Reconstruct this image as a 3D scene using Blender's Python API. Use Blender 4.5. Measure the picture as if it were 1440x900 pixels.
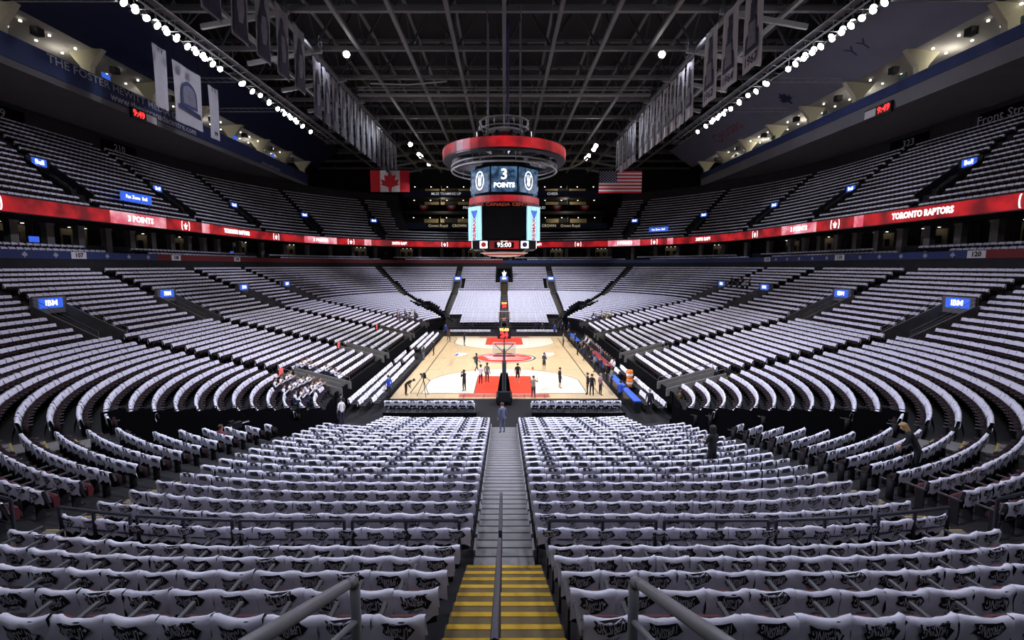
import bpy, bmesh, math, random
import numpy as np
from mathutils import Vector, Matrix
random.seed(7)
for o in list(bpy.data.objects): bpy.data.objects.remove(o)
S = bpy.context.scene
COL = S.collection
PI = math.pi
# ------------------------------------------------------------------ camera
PITCH = math.radians(6.07)
CAMY, CAMZ = -50.3, 10.3
cam = bpy.data.cameras.new('camera'); camo = bpy.data.objects.new('camera', cam); COL.objects.link(camo)
camo.location = (0, CAMY, CAMZ); camo.rotation_euler = (PI/2-PITCH, 0, 0)
cam.lens = 16; cam.sensor_width = 36; cam.shift_x = 11/1440; cam.shift_y = -8/1440
cam.clip_end = 400; cam.clip_start = .05
S.camera = camo
# ------------------------------------------------------------------ world, lights, exposure
w = bpy.data.worlds.new('world'); S.world = w; w.use_nodes = True
w.node_tree.nodes['Background'].inputs[0].default_value = (.55, .6, 1, 1)
w.node_tree.nodes['Background'].inputs[1].default_value = .012
S.view_settings.view_transform = 'Standard'; S.view_settings.look = 'None'
S.view_settings.exposure = 0.0; S.view_settings.gamma = 1; S.view_settings.use_curve_mapping = False
def spot(x, y, z, tx, ty, tz, power, ang, blend=.6, size=.8, col=(.9, .92, 1)):
    l = bpy.data.lights.new('flood_beam', 'SPOT'); l.energy = power; l.spot_size = math.radians(ang); l.spot_blend = blend
    l.shadow_soft_size = size; l.color = col
    o = bpy.data.objects.new('flood_beam', l); COL.objects.link(o); o.location = (x, y, z)
    o.rotation_euler = (Vector((tx, ty, tz))-Vector((x, y, z))).to_track_quat('-Z', 'Y').to_euler()
LZ = 33.0
for s in (-1, 1):
    for y in (-24, -4, 12, 28):        # court light from the catwalk floods
        spot(s*32.4, y, LZ-.6, -s*1.0, y*.45, 0, 27000, 46, .5, col=(1, .96, .9))
    for y in (-26, -8, 8, 26):         # wash over the opposite lower bowl
        spot(s*32.4, y, LZ-.8, -s*22, y*1.05, 2, 42000, 54, .7, col=(.82, .80, 1))
    spot(s*32.4, -12, LZ-.8, -s*8, -32, 3, 16000, 56, .8, col=(.82, .80, 1))
    spot(s*32.4, 14, LZ-.8, -s*6, 40, 4, 60000, 52, .8, col=(.9, .9, 1))
    spot(s*19, 4, 36.0, s*46, 6, 20, 4200, 85, .8, col=(.86, .88, 1))
    spot(s*19, 34, 35.0, s*3, -36, 4, 20000, 56, .8, col=(.86, .88, 1))
    spot(s*16, -37, 32.6, s*6, -23, 2, 24000, 62, .8, col=(.80, .84, 1))      # near roof floods
    spot(s*12, -60, 31.5, s*5, -30, 2, 3000, 56, .8, col=(.80, .82, 1))      # added fill behind the near end, out of view, brightens seat backs
    spot(s*20, -37, 32.6, s*9, -43, 6, 6500, 80, .8, col=(.80, .84, 1))
# ------------------------------------------------------------------ helpers
MATS = {}
def mat(name, col, rough=.6, metal=0., emit=0., var=.12, scale=6., bump=0., spec=.4, sss=0.):
    if name in MATS: return MATS[name]
    m = bpy.data.materials.new(name); m.use_nodes = True; nt = m.node_tree; b = nt.nodes['Principled BSDF']
    b.inputs['Roughness'].default_value = rough; b.inputs['Metallic'].default_value = metal
    b.inputs['Specular IOR Level'].default_value = spec
    tc = nt.nodes.new('ShaderNodeTexCoord'); nz = nt.nodes.new('ShaderNodeTexNoise'); nz.inputs['Scale'].default_value = scale; nz.inputs['Detail'].default_value = 3
    nt.links.new(tc.outputs['Object'], nz.inputs['Vector'])
    mx = nt.nodes.new('ShaderNodeMixRGB'); mx.inputs[1].default_value = (*[max(0, c*(1-var)) for c in col], 1); mx.inputs[2].default_value = (*[min(1, c*(1+var)) for c in col], 1)
    nt.links.new(nz.outputs['Fac'], mx.inputs[0]); nt.links.new(mx.outputs[0], b.inputs['Base Color'])
    if emit:
        nt.links.new(mx.outputs[0], b.inputs['Emission Color']); b.inputs['Emission Strength'].default_value = emit
    if bump:
        bp = nt.nodes.new('ShaderNodeBump'); bp.inputs['Strength'].default_value = bump
        nt.links.new(nz.outputs['Fac'], bp.inputs['Height']); nt.links.new(bp.outputs[0], b.inputs['Normal'])
    MATS[name] = m; return m
class MB:
    def __init__(s): s.v = []; s.f = []; s.m = []
    def face(s, pts, mi=0):
        n = len(s.v); s.v += [tuple(p) for p in pts]; s.f.append(tuple(range(n, n+len(pts)))); s.m.append(mi)
    def box(s, x0, x1, y0, y1, z0, z1, mi=0, M=None):
        P = [Vector(p) for p in ((x0,y0,z0),(x1,y0,z0),(x1,y1,z0),(x0,y1,z0),(x0,y0,z1),(x1,y0,z1),(x1,y1,z1),(x0,y1,z1))]
        if M is not None: P = [M @ p for p in P]
        n = len(s.v); s.v += [tuple(p) for p in P]
        for q in ((0,3,2,1),(4,5,6,7),(0,1,5,4),(1,2,6,5),(2,3,7,6),(3,0,4,7)): s.f.append(tuple(n+i for i in q)); s.m.append(mi)
        return s
    def tube(s, a, b, r, n=6, mi=0, r2=None, cap=True):
        a = Vector(a); b = Vector(b); d = (b-a)
        if d.length < 1e-6: return s
        d.normalize(); u = d.orthogonal().normalized(); w_ = d.cross(u); r2 = r if r2 is None else r2
        k = len(s.v)
        for (c, rr) in ((a, r), (b, r2)):
            for i in range(n):
                t = 2*PI*i/n; s.v.append(tuple(c+(u*math.cos(t)+w_*math.sin(t))*rr))
        for i in range(n):
            j = (i+1) % n; s.f.append((k+i, k+j, k+n+j, k+n+i)); s.m.append(mi)
        if cap:
            s.f.append(tuple(k+i for i in reversed(range(n)))); s.m.append(mi); s.f.append(tuple(k+n+i for i in range(n))); s.m.append(mi)
        return s
    def path(s, pts, r, n=8, mi=0):
        for a, b in zip(pts[:-1], pts[1:]): s.tube(a, b, r, n, mi)
        return s
    def beam(s, a, b, wd, h, mi=0):
        a = Vector(a); b = Vector(b); d = (b-a); L = d.length
        if L < 1e-6: return s
        q = d.to_track_quat('Y', 'Z').to_matrix().to_4x4(); q.translation = a
        return s.box(-wd/2, wd/2, 0, L, -h/2, h/2, mi, q)
    def lathe(s, prof, n=24, c=(0,0,0), mi=0):
        k = len(s.v)
        for (r, z) in prof:
            for i in range(n):
                t = 2*PI*i/n; s.v.append((c[0]+r*math.cos(t), c[1]+r*math.sin(t), c[2]+z))
        for j in range(len(prof)-1):
            for i in range(n):
                i2 = (i+1) % n; s.f.append((k+j*n+i, k+j*n+i2, k+(j+1)*n+i2, k+(j+1)*n+i)); s.m.append(mi)
        return s
    def poly(s, pts2, M, th=0., mi=0):          # extruded outline in local xz, thickness along local y
        n = len(pts2)
        A = [M @ Vector((p[0], 0, p[1])) for p in pts2]
        if th <= 0: s.face(A, mi); return s
        B = [M @ Vector((p[0], th, p[1])) for p in pts2]
        s.face(A, mi); s.face(B[::-1], mi)
        for i in range(n):
            j = (i+1) % n; s.face([A[i], B[i], B[j], A[j]], mi)
        return s
    def mesh(s, name, mats):
        me = bpy.data.meshes.new(name); me.from_pydata(s.v, [], s.f)
        for m in (mats if isinstance(mats, (list, tuple)) else [mats]): me.materials.append(m)
        if max(s.m, default=0) > 0: me.polygons.foreach_set('material_index', s.m)
        me.update(); return me
    def build(s, name, mats, parent=None, loc=None, smooth=False):
        me = s.mesh(name, mats)
        if smooth: me.polygons.foreach_set('use_smooth', [True]*len(me.polygons))
        return link(name, me, parent, loc)
def link(name, me, parent=None, loc=None, M=None):
    o = bpy.data.objects.new(name, me); COL.objects.link(o)
    if parent is not None: o.parent = parent
    if loc is not None: o.location = loc
    if M is not None: o.matrix_local = M
    return o
def tag(o, label=None, cat=None, group=None, kind=None):
    if label: o['label'] = label
    if cat: o['category'] = cat
    if group: o['group'] = group
    if kind: o['kind'] = kind
    return o
def thing(name, label, cat, loc=(0,0,0), rz=0, group=None):
    o = bpy.data.objects.new(name, None); COL.objects.link(o); o.location = loc; o.rotation_euler = (0,0,rz); o.empty_display_size = .1
    return tag(o, label, cat, group)
def struct(name, mb, mats, label=None):
    o = mb.build(name, mats); o['kind'] = 'structure'
    if label: o['label'] = label
    return o
TXT = {}
def text_mesh(txt, size, m, depth=.004, key=None, bold=0.):
    k = (txt, size, m.name, depth, bold)
    if k in TXT: return TXT[k]
    c = bpy.data.curves.new('t', 'FONT'); c.body = txt; c.size = size; c.align_x = 'CENTER'; c.align_y = 'CENTER'; c.extrude = depth; c.resolution_u = 2; c.offset = bold
    o = bpy.data.objects.new('t', c); COL.objects.link(o); dg = bpy.context.evaluated_depsgraph_get()
    me = bpy.data.meshes.new_from_object(o.evaluated_get(dg)); bpy.data.objects.remove(o); me.name = 'lettering'
    me.materials.clear(); me.materials.append(m); TXT[k] = me; return me
def facing(pos, n, up=(0,0,1)):
    """matrix: local x = right as read by a viewer the face looks at, local y = up, local z = outward n"""
    n = Vector(n).normalized(); up = Vector(up); x = up.cross(n).normalized(); y = n.cross(x)
    M = Matrix((x, y, n)).transposed().to_4x4(); M.translation = Vector(pos); return M
def text(txt, size, m, pos, n, parent, name='lettering', depth=.004, sx=1., bold=0.):
    M = facing(pos, n)
    if sx != 1: M = M @ Matrix.Diagonal((sx, 1, 1, 1))
    return link(name, text_mesh(txt, size, m, depth, bold=bold), parent, M=M)
CP, SP = math.cos(PITCH), math.sin(PITCH)
def proj(x, y, z):
    h = y-CAMY; dz = z-CAMZ; D = h*CP-dz*SP; U = h*SP+dz*CP
    if D < .3: return (-9999, -9999, D)
    return (709+640*x/D, 442-640*U/D, D)
def ray(px, py):
    U = (442-py)/640; return Vector(((px-709)/640, CP+U*SP, -SP+U*CP))
def at_z(px, py, z):
    d = ray(px, py); t = (z-CAMZ)/d.z; return Vector((d.x*t, CAMY+d.y*t, z))
def at_y(px, py, y):
    d = ray(px, py); t = (y-CAMY)/d.y; return Vector((d.x*t, y, CAMZ+d.z*t))
def at_x(px, py, x):
    d = ray(px, py); t = x/d.x; return Vector((x, CAMY+d.y*t, CAMZ+d.z*t))
def inview(x, y, z, mx=140):
    p = proj(x, y, z); return p[2] > .3 and -mx < p[0] < 1440+mx and -80 < p[1] < 960
# ------------------------------------------------------------------ materials
m_conc = mat('concrete', (.16, .155, .15), .8, var=.3, scale=2)
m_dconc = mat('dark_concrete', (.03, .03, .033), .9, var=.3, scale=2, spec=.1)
m_black = mat('black_cloth', (.005, .005, .006), .95, spec=.02)
m_blackm = mat('black_metal', (.02, .021, .026), .4, .3)
m_shirt = mat('white_shirt', (.74, .74, .86), .85, var=.05, scale=14, bump=.12)
m_print = mat('black_print', (.012, .012, .014), .7)
m_pgrey = mat('pale_print', (.66, .66, .74), .8)
m_seatb = mat('seat_shell', (.014, .014, .017), .6, spec=.2)
m_seatr = mat('red_cushion', (.085, .009, .016), .65, scale=30)
m_arm = mat('grey_armrest', (.06, .06, .068), .5)
m_alu = mat('brushed_aluminium', (.30, .30, .31), .42, .4, var=.25, scale=3)
m_yel = mat('yellow_nosing', (.66, .40, .015), .6, var=.25, scale=10)
m_ochre = mat('ochre_step', (.17, .13, .06), .8, var=.3)
m_rail = mat('navy_rail_paint', (.035, .037, .055), .4, .3)
m_grail = mat('grey_rail_paint', (.17, .175, .19), .4, .2)
m_wood = None
m_red = mat('court_red', (.70, .045, .014), .45, var=.08, scale=1)
m_maple = mat('court_pale', (.70, .63, .50), .45, var=.04, scale=2)
m_line = mat('court_black_line', (.02, .02, .02), .4)
m_white = mat('white_paint', (.8, .8, .8), .5)
m_steel = mat('roof_steel', (.22, .225, .24), .55, .1, var=.2)
m_lsteel = mat('light_steel', (.42, .43, .45), .5, .3)
m_deck = mat('roof_deck', (.035, .036, .04), .9)
m_navy = mat('navy_panel', (.012, .018, .06), .6, var=.2, scale=1)
m_bluefascia = mat('blue_fascia', (.022, .04, .14), .55, var=.2, scale=1)
m_redfascia = mat('red_fascia', (.16, .012, .014), .55, var=.2, scale=1)
m_cream = mat('cream_column', (.55, .52, .38), .7)
m_soffit = mat('grey_soffit', (.17, .17, .185), .8, var=.15, scale=.6)
def led_mat(name, c0, c1, emit, scale):
    m = mat(name, c1, .4, emit=emit, var=0., scale=scale); nt = m.node_tree
    nz = [n for n in nt.nodes if n.type == 'TEX_NOISE'][0]; mx = [n for n in nt.nodes if n.type == 'MIX_RGB'][0]
    mr = nt.nodes.new('ShaderNodeMapRange'); mr.inputs[1].default_value = .38; mr.inputs[2].default_value = .66
    nt.links.new(nz.outputs['Fac'], mr.inputs[0]); nt.links.new(mr.outputs[0], mx.inputs[0])
    mx.inputs[1].default_value = (*c0, 1); mx.inputs[2].default_value = (*c1, 1)
    nt.nodes['Principled BSDF'].inputs['Base Color'].default_value = (.02, .02, .02, 1)
    for l in list(nt.links):
        if l.to_socket.name == 'Base Color': nt.links.remove(l)
    return m
m_led_red = led_mat('led_red', (.16, .004, .008), (.62, .012, .018), .85, .55)
m_led_pink = led_mat('led_pink', (.75, .10, .16), (.98, .55, .62), .95, .6)
m_led_white = mat('led_white', (1, 1, 1), .4, emit=1.6, var=.02)
m_led_blue = mat('led_blue', (.04, .13, .75), .4, emit=.8, var=.25)
m_led_navy = led_mat('led_navy', (.012, .03, .07), (.09, .19, .34), .9, 2.2)
m_led_sky = mat('led_sky', (.30, .60, .72), .4, emit=.45, var=.08)
m_led_orange = mat('led_orange', (1, .55, .15), .4, emit=1.6, var=.1)
m_led_dig = mat('led_red_digit', (1, .03, .03), .4, emit=2.2, var=.05)
m_lamp = mat('lamp_glass', (1, .98, .97), .3, emit=40, var=0)
m_down = mat('downlight_glass', (1, .93, .8), .3, emit=3, var=0)
m_warm = mat('suite_warm_wall', (.40, .34, .20), .8, var=.3, scale=1.2)
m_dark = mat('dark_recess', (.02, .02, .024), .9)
m_dimtext = mat('grey_sign_text', (.42, .44, .50), .7)
m_screen = mat('dark_screen', (.006, .006, .007), .25)
m_glass = mat('rail_glass', (.10, .16, .15), .12)
m_orange = mat('orange_plastic', (.85, .22, .03), .45)
m_bluec = mat('blue_board', (.02, .10, .55), .5)
m_flagred = mat('flag_red', (.62, .02, .03), .8)
m_flagwhite = mat('flag_white', (.75, .75, .76), .8)
m_flagnavy = mat('flag_navy', (.03, .04, .12), .8)
m_banner = mat('banner_cloth', (.50, .50, .56), .85, var=.12, scale=1.5)
m_bfig = mat('banner_dark_ink', (.035, .035, .075), .85, var=.6, scale=2.5)
m_bmid = mat('banner_grey_ink', (.20, .20, .27), .85, var=.5, scale=3)
def wood_material():
    m = bpy.data.materials.new('maple_boards'); m.use_nodes = True; nt = m.node_tree; b = nt.nodes['Principled BSDF']
    tc = nt.nodes.new('ShaderNodeTexCoord'); mp = nt.nodes.new('ShaderNodeMapping'); mp.inputs['Scale'].default_value = (1, .08, 1)
    nz = nt.nodes.new('ShaderNodeTexNoise'); nz.inputs['Scale'].default_value = 9; nz.inputs['Detail'].default_value = 4
    br = nt.nodes.new('ShaderNodeTexBrick'); br.inputs['Scale'].default_value = 1; br.inputs['Brick Width'].default_value = 2.4; br.inputs['Row Height'].default_value = .12
    br.inputs['Color1'].default_value = (.68, .52, .29, 1); br.inputs['Color2'].default_value = (.62, .46, .25, 1); br.inputs['Mortar'].default_value = (.52, .39, .23, 1); br.inputs['Mortar Size'].default_value = .006
    mr = nt.nodes.new('ShaderNodeMapping'); mr.inputs['Rotation'].default_value = (0, 0, PI/2)
    nt.links.new(tc.outputs['Object'], mr.inputs['Vector']); nt.links.new(mr.outputs[0], br.inputs['Vector'])
    nt.links.new(tc.outputs['Object'], mp.inputs['Vector']); nt.links.new(mp.outputs[0], nz.inputs['Vector'])
    mx = nt.nodes.new('ShaderNodeMixRGB'); mx.blend_type = 'MULTIPLY'; mx.inputs[0].default_value = .25
    nt.links.new(br.outputs['Color'], mx.inputs[1]); nt.links.new(nz.outputs['Fac'], mx.inputs[2]); nt.links.new(mx.outputs[0], b.inputs['Base Color'])
    b.inputs['Roughness'].default_value = .38; return m
m_wood = wood_material()
# ------------------------------------------------------------------ bowl geometry: every ring point is centre + r * direction
CX, CY = 4.5, 19.3
def spokes(n_side=20, n_arc=24, n_end=6):
    L = []
    for i in range(n_end): L.append((CX-2*CX*i/n_end, -CY, 0, -1))
    for i in range(n_arc): a = PI/2*i/n_arc; L.append((-CX, -CY, -math.sin(a), -math.cos(a)))
    for i in range(n_side): L.append((-CX, -CY+2*CY*i/n_side, -1, 0))
    for i in range(n_arc): a = PI/2*i/n_arc; L.append((-CX, CY, -math.cos(a), math.sin(a)))
    for i in range(n_end): L.append((-CX+2*CX*i/n_end, CY, 0, 1))
    for i in range(n_arc): a = PI/2*i/n_arc; L.append((CX, CY, math.sin(a), math.cos(a)))
    for i in range(n_side): L.append((CX, CY-2*CY*i/n_side, 1, 0))
    for i in range(n_arc): a = PI/2*i/n_arc; L.append((CX, -CY, math.cos(a), -math.sin(a)))
    return L
def sp_at(s, r, z): return (s[0]+r*s[2], s[1]+r*s[3], z)
def ring_at(r, Lp):
    """point at arc length Lp from the near centre going left; returns x, y, outward dx, dy"""
    tot = 4*CX+4*CY+2*PI*r; Lp %= tot
    q = PI/2*r
    for seg, ln in (('n', CX), ('nl', q), ('l', 2*CY), ('fl', q), ('f', 2*CX), ('fr', q), ('r', 2*CY), ('nr', q), ('n2', CX)):
        if Lp <= ln:
            if seg == 'n': return (-Lp, -CY-r, 0, -1)
            if seg == 'nl': a = Lp/r; return (-CX-r*math.sin(a), -CY-r*math.cos(a), -math.sin(a), -math.cos(a))
            if seg == 'l': return (-CX-r, -CY+Lp, -1, 0)
            if seg == 'fl': a = Lp/r; return (-CX-r*math.cos(a), CY+r*math.sin(a), -math.cos(a), math.sin(a))
            if seg == 'f': return (-CX+Lp, CY+r, 0, 1)
            if seg == 'fr': a = Lp/r; return (CX+r*math.sin(a), CY+r*math.cos(a), math.sin(a), math.cos(a))
            if seg == 'r': return (CX+r, CY-Lp, 1, 0)
            if seg == 'nr': a = Lp/r; return (CX+r*math.cos(a), -CY-r*math.sin(a), math.cos(a), -math.sin(a))
            return (CX-Lp, -CY-r, 0, -1)
        Lp -= ln
    return (0, -CY-r, 0, -1)
def ring_len(r): return 4*CX+4*CY+2*PI*r
def zr(r): return 1.1+.215*(r-7) if r < 22.7 else 4.476+.43*(r-22.7)
PITCHR = .85
R_BREAK = 22.7
ROWS = [R_BREAK-PITCHR*k for k in range(22, 0, -1)]+[R_BREAK+PITCHR*k for k in range(0, 14)]   # front edges of the lower-bowl rows
R_TOP = ROWS[-1]+PITCHR
ENDX = 9.9           # half width of the two straight-ish end blocks
def sag(x, r):
    R_ = max(r, 16.); d = max(0, abs(x)-CX); return R_-math.sqrt(R_*R_-d*d)
SIDE_AISLES = (-17.8, -6.5, 6.5, 17.8)
def corner_phi(x, y):
    """angle from the end direction in a corner, degrees, else None"""
    if abs(x) > CX and abs(y) > CY: return math.degrees(math.atan2(abs(x)-CX, abs(y)-CY))
    return None
def blocked(x, y, r):
    """where no seat can stand in the lower bowl ring outside the end blocks"""
    ph = corner_phi(x, y)
    if abs(y) > CY:
        if abs(x) < ENDX+.75: return True
        if ph is not None:
            if r < 17 and 33 < ph < 46: return True
            if r >= 17 and abs(math.radians(ph-39.5))*r < .75: return True
    if r < 7.7: return True
    for a in SIDE_AISLES:
        d = abs(y-a)
        if abs(x) > 10 and d < (1.25 if r < 11.5 else (1.75 if 23.5 < r < 28.2 else .75)): return True
    return False
def end_blocked(x, r, far):
    if abs(x) < (.62+.010*(R_BREAK-r) if r < R_BREAK else .78): return True
    if abs(x) < 1.75 and r > 26.2: return True
    if abs(abs(x)-ENDX) < .6 or abs(x) > ENDX: return True
    if far and r > 24 and r < 28.2 and abs(abs(x)-ENDX) < 1.6: return True
    if r < 8 and abs(x) > 7.4: return True
    return False
# ------------------------------------------------------------------ floor and court
struct('floor', MB().box(-60, 60, -60, 75, -.3, -.02), mat('arena_floor_black', (.012, .012, .014), .7, spec=.15))
HL, HW = 14.325, 7.62
court = struct('floor_court', MB().box(-8.9, 8.9, -HL-1.4, HL+1.4, -.02, .03), m_wood, 'pale maple basketball court')
CZ = .034
def flat(name, pts, m, z=CZ, par=court):
    mb = MB(); mb.face([(p[0], p[1], z) for p in pts]); return mb.build(name, m, par)
def strip(name, pts, wd, m, z=CZ+.004, closed=False):
    mb = MB(); n = len(pts)
    for i in range(n if closed else n-1):
        a = Vector(pts[i]); b = Vector(pts[(i+1) % n]); d = (b-a).normalized(); nn = Vector((-d.y, d.x))*wd/2
        a2 = a-d*wd*.3; b2 = b+d*wd*.3
        mb.face([(*(a2+nn), z), (*(a2-nn), z), (*(b2-nn), z), (*(b2+nn), z)])
    return mb.build(name, m, court)
strip('boundary_line', [(-HW, -HL), (HW, -HL), (HW, HL), (-HW, HL)], .09, m_line, closed=True)
strip('half_court_line', [(-HW, 0), (HW, 0)], .06, m_line)
for s in (-1, 1):
    by = s*HL; hy = s*(HL-1.6); arc = []
    a0 = math.acos(6.7/7.24)
    for i in range(33):
        a = a0+(PI-2*a0)*i/32; arc.append((7.24*math.cos(a), hy-s*7.24*math.sin(a)))
    outl = [(6.7, by)]+arc+[(-6.7, by)]
    flat('pale_three_point_zone', outl, m_maple, CZ)
    strip('three_point_line', outl, .07, m_line)
    key = [(-2.44, by), (2.44, by), (2.44, by-s*5.79), (-2.44, by-s*5.79)]
    flat('red_key', key, m_red, CZ+.003); strip('key_line', key, .06, m_line, CZ+.006, closed=True)
    strip('free_throw_arc', [(1.83*math.cos(PI*i/16), by-s*(5.79+1.83*math.sin(PI*i/16))) for i in range(17)], .05, m_line)
    strip('restricted_arc', [(1.22*math.cos(PI*i/12), hy-s*1.22*math.sin(PI*i/12)) for i in range(13)], .05, m_line, CZ+.006)
    # red lettering panel on the baseline apron
    for sx in (-1, 1):
        xs = (.6, 3.6) if sx > 0 else (-3.6, -.6)
        flat('baseline_panel', [(xs[0], by+s*.2), (xs[1], by+s*.2), (xs[1], by+s*1.1), (xs[0], by+s*1.1)], mat('faded_red_paint', (.45, .10, .08), .35, var=.5, scale=3), CZ)
    for k in (-3.2, -1.6, 1.6, 3.2): strip('apron_mark', [(k, by+s*.2), (k, by+s*1.3)], .05, m_line)
def ell(rx, ry, n=40): return [(rx*math.cos(2*PI*i/n), ry*math.sin(2*PI*i/n)) for i in range(n)]
flat('centre_logo_rim', ell(3.55, 2.75), m_line, CZ+.006); flat('centre_logo_ring', ell(3.35, 2.58), mat('logo_silver', (.45, .46, .48), .4), CZ+.008)
flat('centre_logo_red', ell(3.1, 2.36), m_red, CZ+.010)
for k, (x0, x1, y0) in enumerate(((-2.5, 1.6, .9), (-2.2, 2.5, .05), (-1.9, 2.0, -.85))):
    flat('centre_logo_streak', [(x0, y0), (x0+.5, y0-.28), (x1, y0-.12), (x1+.5, y0+.12), (x0+.4, y0+.34)], mat('logo_silver', (.45, .46, .48), .4), CZ+.012)
for s in (-1, 1):      # free-standing decals on the boards
    px = s*5.1
    flat('floor_decal', [(px-.75, 1.2), (px+.55, 1.0), (px+.75, 2.8), (px-.45, 3.0)], m_white, CZ+.006)
    flat('floor_decal', [(px-.70, 1.25), (px-.30, 1.2), (px-.15, 2.2), (px-.42, 2.6)], m_bluec, CZ+.009)
    flat('floor_decal', [(px+.25, 1.05), (px+.95, .9), (px+.95, 1.1), (px+.3, 1.3)], m_red, CZ+.009)
    strip('coaching_line', [(s*6.2, -HL+8.5), (s*HW, -HL+8.5)], .05, m_line)
link('lettering', text_mesh('TORONTO', .75, mat('faded_letter', (.42, .27, .19), .4), .0005), court, M=Matrix.Translation((-5.6, -2.6, CZ+.006)) @ Matrix.Rotation(PI/2, 4, 'Z'))
# ------------------------------------------------------------------ lower terrace
def spokes_lower():
    L = []
    ys = set([-CY, CY]); hw = 1.2
    for a in SIDE_AISLES: ys |= {a-hw, a+hw}
    for i in range(1, 24): ys.add(-CY+2*CY*i/24)
    ys = sorted(ys); arcs = sorted(set([90*i/26 for i in range(27)]+[33.5, 45.5]))
    for sx in (-1, 1):
        seg = []
        for a in arcs: a_ = math.radians(a); seg.append((sx*CX, -CY, sx*math.sin(a_), -math.cos(a_)))
        for y in ys[1:]: seg.append((sx*CX, y, sx, 0))
        for a in arcs[::-1][1:]: a_ = math.radians(a); seg.append((sx*CX, CY, sx*math.sin(a_), math.cos(a_)))
        L.append(seg)
    return L
def hole(x, y, r):
    ph = corner_phi(x, y)
    if abs(y) > CY and abs(x) < ENDX-.6: return True
    if ph is not None and r < 17 and 33.5 < ph < 45.5: return True
    if r < 7.4: return True
    for a in SIDE_AISLES:
        if abs(y-a) < 1.2 and abs(x) > 10 and (24.2 < r < 28.0): return True
    return False
mb = MB()
for seg in spokes_lower():
    for s0, s1 in zip(seg[:-1], seg[1:]):
        for k, r in enumerate(ROWS):
            r2 = r+PITCHR; z = zr(r)-.01; zp = zr(r-PITCHR)-.01
            mx = (s0[0]+s1[0])/2+(s0[2]+s1[2])/2*(r+.42); my = (s0[1]+s1[1])/2+(s0[3]+s1[3])/2*(r+.42)
            if hole(mx, my, r+.42): continue
            px_ = (s0[0]+s1[0])/2+(s0[2]+s1[2])/2*(r-.42); py_ = (s0[1]+s1[1])/2+(s0[3]+s1[3])/2*(r-.42)
            if hole(px_, py_, r-.42): zp = max(-.02, z-4.5)
            mb.face([sp_at(s0, r, z), sp_at(s1, r, z), sp_at(s1, r2, z), sp_at(s0, r2, z)])
            mb.face([sp_at(s0, r, zp), sp_at(s1, r, zp), sp_at(s1, r, z), sp_at(s0, r, z)])
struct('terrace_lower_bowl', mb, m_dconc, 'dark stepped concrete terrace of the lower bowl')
for far in (0, 1):
    mb = MB(); sy = 1 if far else -1
    xs = [-ENDX+2*ENDX*i/24 for i in range(25)]
    for k, r in enumerate(ROWS):
        if r < 4: continue
        z = zr(r); zp = zr(r-PITCHR) if k and r-PITCHR >= 4 else -.02
        f = lambda x, rr: (x, sy*(CY+rr-sag(x, r)))
        for x0, x1 in zip(xs[:-1], xs[1:]):
            mb.face([(*f(x0, r), z), (*f(x1, r), z), (*f(x1, r+PITCHR+.3), z), (*f(x0, r+PITCHR+.3), z)])
            mb.face([(*f(x0, r), zp), (*f(x1, r), zp), (*f(x1, r), z), (*f(x0, r), z)])
        for x0 in (-ENDX, ENDX):
            mb.face([(*f(x0, r), z), (*f(x0, r+PITCHR+.3), z), (*f(x0, r+PITCHR+.3), 0), (*f(x0, r), 0)])
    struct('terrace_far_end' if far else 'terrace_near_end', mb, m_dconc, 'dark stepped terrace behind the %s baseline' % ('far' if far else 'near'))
# tunnel walls in the four corners and curtain walls in front of the side stands
mb = MB()
for sx in (-1, 1):
    for sy in (-1, 1):
        for ph in (33.5, 45.5):
            a = math.radians(ph); d = (sx*math.sin(a), sy*math.cos(a))
            for r in ROWS:
                if 7 < r < 17:
                    p = [(sx*CX+d[0]*q, sy*CY+d[1]*q) for q in (r, r+PITCHR)]
                    h = zr(r)+(.95 if ph > 40 else .02)
                    mb.face([(*p[0], 0), (*p[1], 0), (*p[1], h), (*p[0], h)])
        pts = []
        for i in range(7):
            a = math.radians(33.5+2*i); pts.append((sx*CX+16.9*math.sin(a)*sx, sy*CY+16.9*math.cos(a)*sy))
        for p, q in zip(pts[:-1], pts[1:]): mb.face([(*p, 0), (*q, 0), (*q, zr(17)+.05), (*p, zr(17)+.05)])
    mb.box(sx*(CX+7.3)-.06, sx*(CX+7.3)+.06, -CY, CY, -.02, zr(7.4)+.3)
    for sy in (-1, 1):
        pts = [(sx*(CX+7.3*math.sin(math.radians(p))), sy*(CY+7.3*math.cos(math.radians(p)))) for p in (45.5, 55, 65, 75, 90)]
        for p, q in zip(pts[:-1], pts[1:]): mb.face([(*p, 0), (*q, 0), (*q, zr(7)+.25), (*p, zr(7)+.25)])
struct('wall_curtain', mb, m_black, 'black drapes on the tunnel mouths and stand fronts')
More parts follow.
